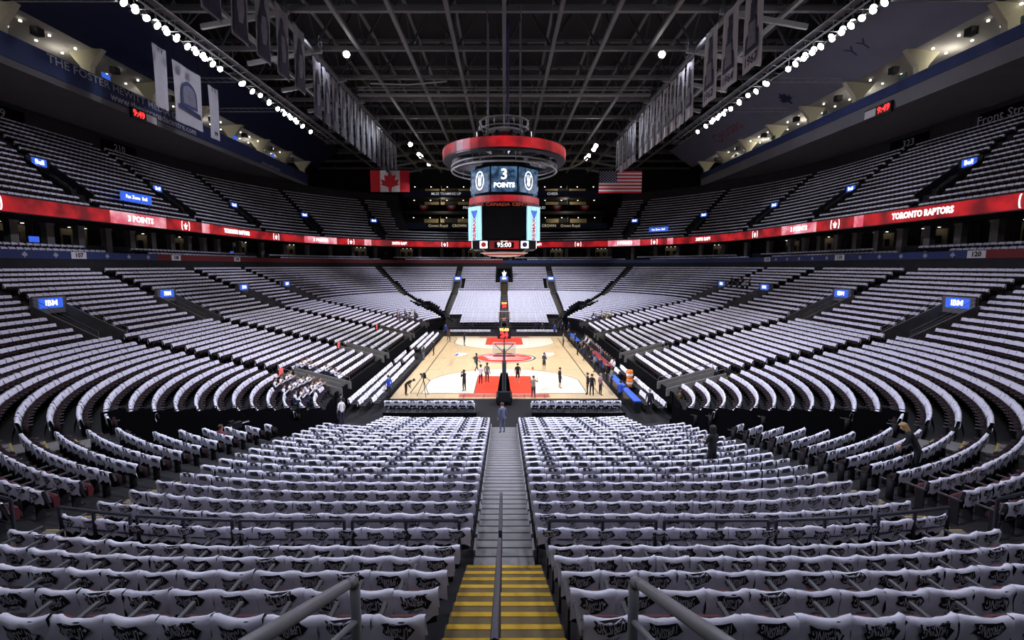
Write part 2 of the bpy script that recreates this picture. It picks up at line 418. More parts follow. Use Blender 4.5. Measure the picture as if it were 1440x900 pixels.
# ------------------------------------------------------------------ seats and shirts
SEATS = []     # x, y, z, rz, r, region
def add_seat(x, y, z, ox, oy, r, reg):
    if not inview(x, y, z+.7): return
    SEATS.append((x, y, z, math.atan2(ox, -oy), r, reg))
SP_SEAT = .535
for k, r in enumerate(ROWS):
    z = zr(r); rs = r+.60
    for far in (0, 1):
        if r < 4: continue
        sy = 1 if far else -1
        for sx in (-1, 1):
            x = .62+.010*(R_BREAK-r)+.30 if r < R_BREAK else 1.06
            while x < ENDX-.6:
                if not end_blocked(sx*x, r, far):
                    sl = max(0, x-CX)/max(r, 16.)
                    add_seat(sx*x, sy*(CY+rs-sag(x, r)), z, sx*math.sin(math.asin(sl)), sy*math.cos(math.asin(sl)), r, 'far' if far else 'near')
                x += SP_SEAT
    tot = ring_len(rs); n = int(tot/SP_SEAT)
    for i in range(n):
        x, y, dx, dy = ring_at(rs, i*tot/n)
        if blocked(x, y, rs): continue
        add_seat(x, y, z, dx, dy, r, 'ring')
UP_ROWS = [(34.6+.8*j, 15.35+.62*j) for j in range(16)]
UP_PHI = (81, 59, 37)
def up_blocked(x, y, r, j):
    if y < -CY-2: return (abs(math.radians((corner_phi(x, y) or 0)-62))*r < .8)
    for a in (-20.5, -5.3, 9.7):
        if abs(x) > 30 and abs(y-a) < (1.5 if 2 <= j <= 6 else .65): return True
    if y > CY:
        ph = corner_phi(x, y)
        if ph is None or ph < 30: return j > 3 or abs(x) < .8
        for a in UP_PHI:
            if abs(math.radians(ph-a))*r < (1.4 if 2 <= j <= 6 else .65): return True
    return False
for j, (r, z) in enumerate(UP_ROWS):
    rs = r+.55; tot = ring_len(rs); n = int(tot/.56)
    for i in range(n):
        x, y, dx, dy = ring_at(rs, i*tot/n)
        if y < -CY-2 and abs(x) < 20: continue
        if up_blocked(x, y, rs, j): continue
        add_seat(x, y, z, dx, dy, r, 'up')
def seat_templates():
    b = MB()      # curved backrest shell
    n = 4
    for i in range(n):
        x0, x1 = -.235+.47*i/n, -.235+.47*(i+1)/n
        c = lambda x: -.10*(1-(x/.235)**2)*.5
        for (za, ya, zb, yb) in ((.38, .03, .62, -.03), (.62, -.03, .86, -.09)):
            b.face([(x0, ya+c(x0)-.02, za), (x1, ya+c(x1)-.02, za), (x1, yb+c(x1)-.02, zb), (x0, yb+c(x0)-.02, zb)])
            b.face([(x1, ya+c(x1)+.02, za), (x0, ya+c(x0)+.02, za), (x0, yb+c(x0)+.02, zb), (x1, yb+c(x1)+.02, zb)])
        b.face([(x0, -.11+c(x0), .86), (x1, -.11+c(x1), .86), (x1, -.07+c(x1), .86), (x0, -.07+c(x0), .86)])
    for x in (-.235, .235): b.face([(x, .01, .38), (x, .05, .38), (x, -.07, .86), (x, -.11, .86)])
    p = MB()      # folded-up seat pan with a rounded top edge
    prof = [(.10, .36), (.20, .36), (.235, .52), (.20, .655), (.14, .68), (.10, .64)]
    xs = (-.215, -.15, .15, .215)
    for xa, xb in zip(xs[:-1], xs[1:]):
        for i in range(6):
            a, c = prof[i], prof[(i+1) % 6]
            da = .03 if abs(xa) > .2 and a[1] > .63 else 0; db = .03 if abs(xb) > .2 and a[1] > .63 else 0
            ea = .03 if abs(xa) > .2 and c[1] > .63 else 0; eb = .03 if abs(xb) > .2 and c[1] > .63 else 0
            p.face([(xa, a[0], a[1]-da), (xb, a[0], a[1]-db), (xb, c[0], c[1]-eb), (xa, c[0], c[1]-ea)])
    for x in (-.215, .215): p.face([(x, q[0], q[1]-(.03 if q[1] > .63 else 0)) for q in (prof if x > 0 else prof[::-1])])
    a = MB().box(-.29, -.245, -.06, .42, .60, .635); a.face([(-.245, .42, .6), (-.29, .42, .6), (-.29, .40, .57), (-.245, .40, .57)])
    st = MB().box(-.285, -.25, -.02, .16, .0, .60).box(-.29, -.245, -.08, .26, 0, .03)
    return b, p, a, st
T_back, T_pan, T_arm, T_leg = seat_templates()
def shirt_grid(seed, nu=8, nv=12, W=.268, lf=0., bw=1.):
    """shirt draped over the backrest: v runs from the front hem over the top to the back hem; returns (func, MB)"""
    rnd = random.Random(seed); ph = [rnd.uniform(0, 6.28) for _ in range(6)]; am = rnd.uniform(.6, 1.3); hemf = rnd.uniform(.33, .42); hemb = rnd.uniform(.36, .46); tilt = rnd.uniform(-.02, .02); fl = rnd.choice((0, 0, 1))
    hemf += lf
    def P(u, v):                        # u -1..1 , v 0..1
        x = u*W
        bow = -.05*bw*(1-min(1, abs(x)/.235)**2)
        e = max(0, abs(u)-.75)/.25
        ln = -hemf+(hemf+hemb)*v + tilt*u          # <0 front, >0 back
        hem = .02*math.sin(7*u+ph[0])+.012*math.sin(13*u+ph[1])
        top = .885+.008*math.sin(3*u+ph[2])+ (.018*e if fl and u > 0 else -.012*e)
        fold = am*(.010*math.sin(9*u+ph[3]+5*v)+.014*e*math.sin(5*v*3+ph[4]))
        wrap = .055
        if bw == 0: hem += .05*e; top -= .012*e
        if abs(ln) < wrap:
            t = ln/wrap*PI/2; y = -.085+bow-.045*math.sin(t); z = top-.02*(1-math.cos(t))*1.0
        elif ln < 0:
            d = -ln-wrap; y = -.04+bow+d*.24+fold*.7; z = top-.02-d*.97+hem*(1-v*2)
        else:
            d = ln-wrap; y = -.130+bow+d*.16-fold-.02*e*d/.3; z = top-.02-d*.985-hem*v*1.3
        return Vector((x, y, z))
    b = MB()
    G = [[P(-1+2*i/nu, j/nv) for i in range(nu+1)] for j in range(nv+1)]
    b.v = [tuple(p) for row in G for p in row]
    for j in range(nv):
        for i in range(nu):
            k = j*(nu+1)+i; b.f.append((k, k+1, k+nu+2, k+nu+1)); b.m.append(0)
    return P, b
def map_print(P, me_src_pts, off):
    out = []
    for (a, b) in me_src_pts:           # a across (-1..1), b down the back 0..1 of printed band
        u = a; v = .56+.36*b
        p = P(u, v); e = 1e-2
        n = (P(u+e, v)-p).cross(P(u, v+e)-p).normalized()
        if n.y > 0: n = -n
        out.append(tuple(p+n*off))
    return out
ARROW = [(-.62, .10), (-.35, .06), (.10, .02), (.42, .0), (.50, .12), (.70, .30), (.50, .52), (.30, .56), (-.05, .60), (-.45, .56), (-.60, .44), (-.52, .30)]
def text_pts(txt, w_, h_, cx, cy):
    me = text_mesh(txt, 1., m_print, 0.0, bold=.015); co = np.array([v.co[:] for v in me.vertices]); mn = co.min(0); mxx = co.max(0)
    pts = []
    for c in co:
        tx = (c[0]-mn[0])/(mxx[0]-mn[0])-.5; ty = (c[1]-mn[1])/(mxx[1]-mn[1])-.5
        pts.append((cx-tx*w_, cy+ty*h_))        # lies upside down on the seat back
    return pts, [tuple(p.vertices) for p in me.polygons]
SHIRTS = []
for sd in range(8):
    P, b = shirt_grid(sd*11+3)
    me = b.mesh('shirt', m_shirt); me.polygons.foreach_set('use_smooth', [True]*len(me.polygons))
    sc = random.Random(sd).uniform(.85, 1.0); dv = random.Random(sd+50).choice((0, 0, -.12, .05))
    ar = [(a*sc*1.08, b_*1.22+dv) for a, b_ in ARROW]
    fan = []
    cpt = (sum(a for a, _ in ar)/len(ar), sum(b_ for _, b_ in ar)/len(ar))
    # subdivided fan so that the ink follows the cloth
    pts = [cpt]+[((cpt[0]+a)/2, (cpt[1]+b_)/2) for a, b_ in ar]+ar; n = len(ar)
    fc = [(0, 1+i, 1+(i+1) % n) for i in range(n)]+[(1+i, 1+n+i, 1+n+(i+1) % n, 1+(i+1) % n) for i in range(n)]
    pm = bpy.data.meshes.new('print'); pm.from_pydata(map_print(P, pts, .006), [], fc); pm.materials.append(m_print)
    tp, tf = text_pts('UPRISING', 1.0*sc, .46, -.02*sc, .36+dv)
    tm = bpy.data.meshes.new('lettering'); tm.from_pydata(map_print(P, tp, .009), [], tf); tm.materials.append(m_pgrey)
    np_, nf = text_pts('NORTHERN', .66*sc, .13, -.02, .84+dv)
    nm = bpy.data.meshes.new('lettering'); nm.from_pydata(map_print(P, np_, .006), [], nf); nm.materials.append(m_print)
    SHIRTS.append((me, pm, tm, nm))
ME_back = T_back.mesh('backrest', m_seatb); ME_pan = T_pan.mesh('seat_pan', m_seatr); ME_arm = T_arm.mesh('armrest', m_arm); ME_leg = T_leg.mesh('support', m_seatb)
def camdist(s): return proj(s[0], s[1], s[2]+.8)[2]
near = sorted([s for s in SEATS if s[5] in ('near', 'ring') and -5 < proj(s[0], s[1], s[2]+.85)[1] < 905 and -10 < proj(s[0], s[1], s[2]+.85)[0] < 1450], key=camdist)[:300]
near_set = set(near)
def seat_words(s):
    return ('red cushioned arena seat folded up in a row above the dark rail', 'white shirt with black slogan hung over a seat above the dark rail') if s[4] >= R_BREAK-.01 else ('folded arena seat in a row just below the dark rail', 'white shirt with black slogan hung over a seat just below the dark rail')
for i, s in enumerate(near):
    lab, lab2 = seat_words(s); up = s[4] >= R_BREAK-.01
    t = thing('arena_seat', lab, 'seat', s[:3], s[3], 'seats above the dark rail' if up else 'seats just below the dark rail')
    link('backrest', ME_back, t); link('seat_pan', ME_pan, t); link('armrest', ME_arm, t); link('support', ME_leg, t)
    me, pm, tm, nm = SHIRTS[(i*5+int(s[0]*7)) % 8]
    o = link('draped_shirt', me, None, s[:3]); o.rotation_euler = (0, 0, s[3]+random.uniform(-.03, .03))
    tag(o, lab2, 'shirt', 'shirts above the dark rail' if up else 'shirts just below the dark rail')
    link('print', pm, o); link('lettering', tm, o); link('lettering', nm, o)
# the rest of the seats and shirts: one mesh each
def bulk(name, tpl_list, mats, seats, label, cat):
    """tpl_list: list of lists of (MB, material index), one list per variant"""
    Vs, Fl, Fs, Mi = [], [], [], []
    off = 0
    arr = np.array([s[:4] for s in seats])
    var = np.arange(len(seats)) % len(tpl_list)
    for k, tpl in enumerate(tpl_list):
        v = np.array([p for (b, _) in tpl for p in b.v]); fl = []; fs = []; mi = []; o = 0
        for (b, m) in tpl:
            for f in b.f: fl += [o+i for i in f]; fs.append(len(f)); mi.append(m)
            o += len(b.v)
        fl = np.array(fl); fs = np.array(fs); mi = np.array(mi)
        A = arr[var == k]; n = len(A)
        if n == 0: continue
        c, s = np.cos(A[:, 3]), np.sin(A[:, 3])
        X = v[None, :, 0]*c[:, None]-v[None, :, 1]*s[:, None]+A[:, 0:1]
        Y = v[None, :, 0]*s[:, None]+v[None, :, 1]*c[:, None]+A[:, 1:2]
        Z = v[None, :, 2]+A[:, 2:3]
        Vs.append(np.stack([X, Y, Z], -1).reshape(-1, 3))
        Fl.append((fl[None]+(np.arange(n)*len(v))[:, None]+off).ravel()); Fs.append(np.tile(fs, n)); Mi.append(np.tile(mi, n)); off += n*len(v)
    V = np.concatenate(Vs); F = np.concatenate(Fl); FS = np.concatenate(Fs); MI = np.concatenate(Mi)
    me = bpy.data.meshes.new(name); me.vertices.add(len(V)); me.vertices.foreach_set('co', V.ravel())
    me.loops.add(len(F)); me.loops.foreach_set('vertex_index', F.astype(np.int32))
    me.polygons.add(len(FS)); st = np.concatenate([[0], np.cumsum(FS)[:-1]]); me.polygons.foreach_set('loop_start', st.astype(np.int32))
    for m in mats: me.materials.append(m)
    me.polygons.foreach_set('material_index', MI.astype(np.int32)); me.update(calc_edges=True)
    o = link(name, me); return tag(o, label, cat, kind='stuff')
def lite_seat():
    b = MB(); b.face([(-.235, .05, .38), (.235, .05, .38), (.235, -.07, .85), (-.235, -.07, .85)]); b.face([(.235, .01, .38), (-.235, .01, .38), (-.235, -.11, .85), (.235, -.11, .85)])
    p = MB().box(-.215, .215, .10, .21, .36, .66)
    a = MB().box(-.285, -.25, -.04, .34, .54, .57)
    l = MB().box(-.285, -.25, -.02, .16, 0, .6)
    return b, p, a, l
PEOPLE_SPOTS = []      # where people sit, so that no shirt hangs there
COURT_SHIRTS = []      # shirts on the courtside chairs
rest = [s for s in SEATS if s not in near_set]
lb, lp, la, ll = lite_seat()
lt = []
for sd in range(6):
    P, b = shirt_grid(100+sd, 6, 7, .256, .03, 0.); q = MB()
    ar = [(a*.9, c) for a, c in ((-.6, .06), (.45, .0), (.66, .3), (.45, .54), (-.58, .5))]
    q.face(map_print(P, ar, .012)); lt.append([(b, 0), (q, 1)])
# ------------------------------------------------------------------ aisle stairs
t = thing('aisle_stair', 'aluminium and yellow-edged stair running down between the two near seat blocks', 'stair', (0, -CY, 0))
for k, r in enumerate(ROWS):
    if r < 4 or r > 28.5: continue
    z = zr(r); rise = zr(r+PITCHR)-z; hw = .60+.010*(R_BREAK-r) if r < R_BREAK-.01 else .74
    up = r >= R_BREAK-.01
    for h in (0, 1):
        r0 = r+h*.43; zt = z+.02+h*rise/2
        b = MB().box(-hw, hw, -(r0+.41), -r0, zt-.05-(rise/2 if h else 0)*.9, zt)
        st = b.build('step', m_ochre if up else m_alu, t)
        if up: MB().box(-hw+.02, hw-.02, -(r0+.075), -r0+.004, zt, zt+.006).build('nosing', m_yel, st)
        else: MB().box(-hw, hw, -(r0+.03), -r0+.006, zt, zt+.004).build('nosing', m_blackm, st)
    if not up:
        for sx in (-1, 1): MB().box(sx*hw-.02, sx*hw+.02, -(r+.42), -r, z+.02, z+.24).build('step_side', m_alu, t)
t = thing('aisle_stair', 'grey stair climbing through the middle of the far end seats', 'stair', (0, CY, 0))
for k, r in enumerate(ROWS):
    if r < 4: continue
    z = zr(r); rise = zr(r+PITCHR)-z
    MB().box(-.62, .62, r+.43, r+.86, z, z+rise/2).box(-.62, .62, r, r+.06, z, z+.015).build('step', m_conc if r < 22 else m_ochre, t)
def stair_mesh(fn, r0, r1, hw, m, label, group):
    mb = MB()
    for r in ROWS:
        if r < r0 or r > r1: continue
        z = zr(r); rise = zr(r+PITCHR)-z
        for h in (0, 1):
            x, y, dx, dy = fn(r+h*.43); M = Matrix(((-dy, dx, 0, x), (dx, dy, 0, y), (0, 0, 1, 0), (0, 0, 0, 1)))
            zt = z+.015+h*rise/2
            mb.box(-hw, hw, 0, .42, zt-.1, zt, 0, M); mb.box(-hw, hw, 0, .06, zt, zt+.006, 1, M)
    o = mb.build('aisle_stair', [m, mat('worn_yellow_edge', (.34, .24, .06), .7)]); tag(o, label, 'stair', group)
for sx in (-1, 1):
    sd = 'left' if sx < 0 else 'right'
    for i, a in enumerate(SIDE_AISLES):
        stair_mesh(lambda r, a=a: (sx*(CX+r), a, sx, 0), 7, 23.5, .62, m_ochre, 'brown concrete aisle stair in the side stand facing the %s' % ('team benches' if sx < 0 else 'long courtside rows'), 'side stand aisle stairs')
    for sy in (-1, 1):
        stair_mesh(lambda r, sy=sy: (sx*ENDX, sy*(CY+r-sag(ENDX, r)), 0, sy), 9, 33, .55, m_conc, 'grey aisle stair between an end block and a curved corner block', 'end block aisle stairs')
        ph = math.radians(39.5)
        stair_mesh(lambda r, sy=sy: (sx*(CX+r*math.sin(ph)), sy*(CY+r*math.cos(ph)), sx*math.sin(ph), sy*math.cos(ph)), 17.3, 34, .6, m_conc, 'grey aisle stair climbing a curved corner block', 'corner aisle stairs')
# ------------------------------------------------------------------ vomitories
def sign(par, pos, n, wd, ht, m, txt, tsize, tm=m_led_white, sx=1., bold=.01):
    M = facing(pos, n); b = MB(); P = [M @ Vector(p) for p in ((-wd/2, -ht/2, 0), (wd/2, -ht/2, 0), (wd/2, ht/2, 0), (-wd/2, ht/2, 0), (-wd/2, -ht/2, -.08), (wd/2, -ht/2, -.08), (wd/2, ht/2, -.08), (-wd/2, ht/2, -.08))]
    for q in ((0,1,2,3), (5,4,7,6), (0,4,5,1), (1,5,6,2), (2,6,7,3), (3,7,4,0)): b.face([P[i] for i in q])
    o = b.build('sign_panel', m, par)
    if txt: text(txt, tsize, tm, M @ Vector((0, 0, .012)), n, o, depth=.003, sx=sx, bold=bold)
    return o
def rail(par, pts, h, m, r=.025, posts=None, lower=True, name='handrail'):
    top = [(p[0], p[1], p[2]+h) for p in pts]
    MB().path(top, r, 6).build(name, m, par)
    if lower: MB().path([(p[0], p[1], p[2]+h*.5) for p in pts], r*.7, 6).build('lower_bar', m, par)
    for p in (posts or (pts[0], pts[-1])): MB().tube(p, (p[0], p[1], p[2]+h), r, 6).build('post', m, par)
def vomitory(c, d, label, sidew=1.2, signm=m_led_blue, txt='IBM', group='stand entrances', r0=23.6, r1=28.0):
    """c: point at r=0, d: outward direction"""
    t = thing('stand_entrance', label, 'entrance', (c[0], c[1], 0), math.atan2(-d[0], d[1]), group)
    zf = zr(r0)-.05
    for s in (-1, 1):
        b = MB(); n = int((r1-r0)/.85)+1
        zt = zr(r1)+.75
        b.poly([(r0, zf-.4), (r0, zr(r0)+.45), (r1, zt), (r1+.3, zt), (r1+.3, zf-.4)], Matrix(((0, 1, 0, s*sidew-.07), (1, 0, 0, 0), (0, 0, 1, 0), (0, 0, 0, 1))), .14)
        b.build('side_wall', m_conc, t)
        rail(t, [(s*sidew, r0+.1, zr(r0)+.40), (s*sidew, r1, zt)], .5, m_grail, .022)
    MB().box(-sidew, sidew, r1+.02, r1+.25, zf+2.1, zr(r1)+1.35).build('header', m_conc, t)
    MB().box(-sidew, sidew, r0, r1+1, zf-.2, zf).build('landing', m_dconc, t)
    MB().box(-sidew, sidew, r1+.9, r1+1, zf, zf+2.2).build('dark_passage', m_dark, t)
    if txt:
        MB().box(-.85, .85, r1-.07, r1+.01, zr(r1)+.55, zr(r1)+1.25).build('sign_panel', signm, t)
        text(txt, .58, m_led_white, (0, r1-.085, zr(r1)+.9), (0, -1, 0), t, bold=.008)
    return t
for sx in (-1, 1):
    for i, a in enumerate(SIDE_AISLES):
        vomitory((sx*CX, a), (sx, 0), 'concrete stand entrance with a lit blue sign, cut into a side stand', group='side stand entrances')
for x in (0, -ENDX, ENDX):
    vomitory((x, CY-(sag(x, 26) if x else 0)), (0, 1), 'dark stand entrance with a lit sign behind the far basket' if x == 0 else 'stand entrance with a lit sign beside the far end block', .8, txt='IBM', group=None if x == 0 else 'far corner entrances')
t = thing('claw_sign', 'black panel with a white claw mark above the far middle entrance', 'sign', (0, CY+29.2, zr(29)+1.0))
MB().box(-1.5, 1.5, 0, .1, -.3, 1.6).build('panel', m_black, t)
for k, (a, h) in enumerate(((-34, .7), (0, .9), (34, .7))):
    q = Matrix.Translation((0, -.03, .1)) @ Matrix.Rotation(math.radians(a), 4, 'Y')
    MB().poly([(-.10, 0), (-.16, h*.6), (0, h*1.25), (.16, h*.6), (.10, 0)], q, .02).build('claw', m_led_white, t)
MB().poly([(.35*math.cos(i*PI/6), .05+.2*math.sin(i*PI/6)) for i in range(12)], Matrix.Translation((0, -.03, 0)), .02).build('claw_base', m_led_white, t)
# low walled stairs with red signs at the bottom of the side aisles
for sx in (-1, 1):
    for a in SIDE_AISLES:
        t = thing('aisle_gate', 'low concrete stair wall with handrails at the foot of a side stand aisle', 'wall', (sx*CX, a, 0), math.atan2(-sx, 0), 'side aisle stair walls')
        for s in (-1, 1):
            MB().poly([(7.0, zr(7)), (7.0, zr(7)+.55), (11.2, zr(11.2)+.75), (11.2, zr(11.2)-.1)], Matrix(((0, 1, 0, s*.95-.06), (1, 0, 0, 0), (0, 0, 1, 0), (0, 0, 0, 1))), .12).build('side_wall', m_conc, t)
            rail(t, [(s*.95, 7.1, zr(7)+.55), (s*.95, 11.1, zr(11.1)+.75)], .35, m_grail, .02, lower=False)
        if sx < 0:
            MB().box(-1.2, -.7, 11.25, 11.3, zr(11)+.5, zr(11)+1.15).build('sign_panel', mat('red_exit_sign', (.8, .12, .10), .5, emit=.35), t)
# ------------------------------------------------------------------ rails in front of the camera
def crowd_rail(x0, x1, label):
    r = R_BREAK-.12; n = max(2, int(round(abs(x1-x0)/.95))+1)
    f = lambda x: (x, -(CY+r-sag(x, r)), zr(r)-.15)
    t = thing('crowd_rail', label, 'railing', (0, 0, 0), 0, 'dark rails between the two seat tiers')
    P = [f(x0+(x1-x0)*i/(n-1)) for i in range(n)]
    b = MB()
    b.path([(p[0], p[1], p[2]+1.05) for p in P], .034, 8).build('top_bar', m_rail, t)
    MB().path([(p[0], p[1], p[2]+.66) for p in P], .012, 6).build('mid_bar', m_rail, t)
    MB().path([(p[0], p[1], p[2]+.30) for p in P], .012, 6).build('low_bar', m_rail, t)
    for p in P: MB().tube(p, (p[0], p[1], p[2]+1.05), .034, 8).build('post', m_rail, t)
for sx in (-1, 1):
    xs = [.80, 3.05, 5.25, 7.4, 9.25]
    for a, b_ in zip(xs[:-1], xs[1:]):
        crowd_rail(sx*(a+.08), sx*(b_-.08), 'navy tube rail section between the two near seat tiers')
    # curved continuation in the corner
    for p0, p1 in ((15.5, 22), (22.5, 29), (29.5, 36)):
        t = thing('crowd_rail', 'navy tube rail section along the curved corner rows', 'railing', (0, 0, 0), 0, 'dark rails along the corner rows'); r = R_BREAK-.12
        P = [(sx*(CX+r*math.sin(math.radians(p))), -CY-r*math.cos(math.radians(p)), zr(r)-.15) for p in (p0, (p0+p1)/2, p1)]
        MB().path([(p[0], p[1], p[2]+1.05) for p in P], .034, 8).build('top_bar', m_rail, t); MB().path([(p[0], p[1], p[2]+.5) for p in P], .012, 6).build('mid_bar', m_rail, t)
        for p in P: MB().tube(p, (p[0], p[1], p[2]+1.05), .034, 8).build('post', m_rail, t)
for sx in (-1, 1):         # big grey handrails beside the yellow steps
    t = thing('stair_handrail', 'thick grey tube handrail along the %s edge of the yellow steps going down' % ('left' if sx < 0 else 'right'), 'handrail', (0, 0, 0))
    X = -1.30 if sx < 0 else 1.13
    a = Vector((X, CAMY+3.62, 7.62)); b_ = Vector((X, CAMY+1.2, 8.86))
    cc = [b_, a+(b_-a)*.06, a+Vector((0, .03, -.02)), a+Vector((0, .07, -.09)), Vector((X, a.y+.07, 6.5))]
    MB().path(cc, .045, 12).build('top_bar', m_grail, t, smooth=True)
    for dz in (.42, .78): MB().tube((X, a.y+.07, a.z-dz), (X, b_.y, b_.z-dz), .026, 8).build('lower_bar', m_grail, t)
for (s0, s1, lab, m) in ((3.0, 6.85, 'dark centre handrail standing on the yellow steps', m_rail), (7.5, 10.4, 'black centre handrail standing on the aluminium steps', m_rail)):
    t = thing('centre_handrail', lab, 'handrail', (-.07, 0, 0))
    P = [(0, CAMY+s, zr(31-s)-.1) for s in (s0, s1)]
    MB().path([(0, p[1], p[2]+.95) for p in P], .035, 8).build('top_bar', m, t); MB().path([(0, p[1], p[2]+.5) for p in P], .022, 6).build('lower_bar', m, t)
    for s in (s0, (s0+s1)/2, s1): MB().tube((0, CAMY+s, zr(31-s)-.1), (0, CAMY+s, zr(31-s)+.85), .03, 8).build('post', m, t)
# corner rails closing the side rows above the tunnels
for sx in (-1, 1):
    t = thing('corner_fence', 'black tube fence closing the row ends above the corner tunnel', 'railing', (0, 0, 0), 0, 'row end fences'); ph = math.radians(46)
    for k, r in enumerate([q for q in ROWS if 8 < q < 17]):
        p = [(sx*(CX+q*math.sin(ph)), -CY-q*math.cos(ph), zr(r)) for q in (r, r+.8)]
        MB().path([(*p[0][:2], p[0][2]), (*p[0][:2], p[0][2]+1), (*p[1][:2], p[1][2]+1), (*p[1][:2], p[1][2])], .022, 6).tube((p[0][0], p[0][1], p[0][2]+.5), (p[1][0], p[1][1], p[1][2]+.5), .015, 5).build('rail_frame', m_blackm, t)
# ------------------------------------------------------------------ middle level: section board, club seats, suites, LED ribbon, upper terrace
SPK = spokes(24, 24, 6); NS = len(SPK)
def vis_spoke(s, r): return s[1]+r*s[3] > -40
def band(mb, r0, z0, r1, z1, mi=0, cond=None):
    for i in range(NS):
        a, b = SPK[i], SPK[(i+1) % NS]
        if not (vis_spoke(a, r0) and vis_spoke(b, r0)): continue
        if cond and not cond(a, b): continue
        mb.face([sp_at(a, r0, z0), sp_at(b, r0, z0), sp_at(b, r1, z1), sp_at(a, r1, z1)], mi)
RF = R_TOP+.15
mb = MB(); band(mb, RF, 9.2, RF, 10.9); band(mb, RF, 11.62, RF+.1, 11.62); band(mb, RF+.05, 10.9, RF+.05, 11.6)
for j in range(3):
    r = RF+.1+.9*j; band(mb, r, 10.6+.42*j, r+.9, 10.6+.42*j); band(mb, r, 10.2+.42*j, r, 10.6+.42*j)
band(mb, RF+2.8, 11.44, RF+6.5, 11.44)
struct('wall_suite_front', mb, m_dconc, 'dark concrete suite level ledge')
# section board ring
t = thing('section_board', 'long printed board ring with section numbers around the top of the lower bowl', 'sign'); runs = []
for i in range(NS):
    a, b = SPK[i], SPK[(i+1) % NS]
    if not (vis_spoke(a, RF) and vis_spoke(b, RF)): continue
    x, y = (a[0]+b[0])/2+RF*(a[2]+b[2])/2, (a[1]+b[1])/2+RF*(a[3]+b[3])/2
    red = (x < 0 and y > 1.6) or (x > 0 and y < -13.5)
    if not runs or runs[-1][0] != red or runs[-1][2] != i-1: runs.append([red, MB(), i])
    runs[-1][2] = i; bm_ = runs[-1][1]; n = len(bm_.v)
    if not bm_.v: bm_.v += [sp_at(a, RF-.03, 10.92), sp_at(a, RF-.03, 11.6)]; n = 2
    bm_.v += [sp_at(b, RF-.03, 10.92), sp_at(b, RF-.03, 11.6)]; bm_.f.append((n-2, n, n+1, n-1)); bm_.m.append(0)
for red, bm_, _ in runs: bm_.build('red_board' if red else 'blue_board', m_redfascia if red else m_bluefascia, t)
def on_side(sx, r, y, z): return (sx*(CX+r), y, z)
for sx, y, num in ((-1, -8.0, '107'), (-1, 4.5, '108'), (-1, 17, '109'), (1, -12.2, '120'), (1, 3.3, '119'), (1, 18, '118')):
    p = on_side(sx, RF-.06, y, 11.26); sign(t, p, (-sx, 0, 0), 1.5, .62, m_flagwhite, num, .55, m_print, bold=.02)
for sx in (-1, 1):
    for k in range(11):
        y = -15.5+3.1*k if sx > 0 else -17-.9-1.6*k
        y = (-18+2.6*k) if sx < 0 else (-10.2+2.6*k)
        if (sx < 0 and (y > 1 or abs(y+8) < 1.3)) or abs(y-3.3) < 1.2: continue
        p = on_side(sx, RF-.06, y, 11.26); M = facing(p, (-sx, 0, 0))
        leaf = [(0, .26), (.07, .13), (.15, .16), (.13, .02), (.24, .05), (.2, -.05), (.24, -.09), (.05, -.15), (.03, -.27), (-.03, -.27), (-.05, -.15), (-.24, -.09), (-.2, -.05), (-.24, .05), (-.13, .02), (-.15, .16), (-.07, .13)]
        b = MB(); b.face([M @ Vector((q[0], q[1], .01)) for q in leaf]); b.build('leaf_mark', m_dimtext, t)
# suite back wall, columns, lit bays
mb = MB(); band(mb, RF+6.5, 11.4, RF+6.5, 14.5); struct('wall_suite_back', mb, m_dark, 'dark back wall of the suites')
mb = MB(); band(mb, 33.6, 14.35, RF+6.5, 14.35); struct('ceiling_suite', mb, m_dconc, 'low ceiling over the suites')
k = 0
def suite_column(x, y, rz):
    t = thing('suite_column', 'grey concrete column between two suites', 'column', (x, y, 11.4), rz, 'columns between the suites')
    MB().box(-.35, .35, -.3, .3, 0, 2.95).build('shaft', m_conc, t); MB().box(-.42, .42, -.37, .37, 2.75, 2.95).build('capital', m_conc, t)
def suite_bay(x, y, rz, lit):
    t = thing('suite_bay', 'lit suite room with warm wall and counter' if lit else 'dim suite room with dark wall and counter', 'suite', (x, y, 11.44), rz, 'lit suites' if lit else 'dim suites')
    MB().box(-1.5, 1.5, -.05, .05, .0, 2.7).build('back_panel', m_warm if lit else m_dconc, t)
    MB().box(-1.4, 1.4, 1.6, 2.0, 0, 1.0).build('counter', m_dark, t)
    MB().box(-.9, -.25, .06, .12, 1.2, 2.0).build('picture', m_screen, t)
    MB().box(.5, 1.3, .06, .1, .0, 2.05).build('door', m_dconc, t)
    if lit:
        for xx in (-.9, 0, .9): MB().box(xx-.09, xx+.09, .35, .53, 2.82, 2.86).build('downlight', m_down, t)
for i, s in enumerate(SPK):
    x, y = s[0]+s[2]*(RF+4.2), s[1]+s[3]*(RF+4.2)
    if y < -32 or i % 2: continue
    rz = math.atan2(-s[2], s[3])+PI
    suite_column(x, y, rz)
    s2 = SPK[(i+1) % NS]
    lit = (i*7) % 5 in (0, 2)
    suite_bay(s2[0]+s2[2]*(RF+6.2), s2[1]+s2[3]*(RF+6.2), math.atan2(-s2[2], s2[3])+PI, lit)
CLUB = []
for j in range(3):
    r = RF+.1+.9*j+.65; tot = ring_len(r); n = int(tot/.62)
    for i in range(n):
        x, y, dx, dy = ring_at(r, i*tot/n)
        if y < -30 or (i//9) % 5 == 4 or not inview(x, y, 11): continue
        CLUB.append((x, y, 10.6+.42*j, math.atan2(dx, -dy), r, 'club'))
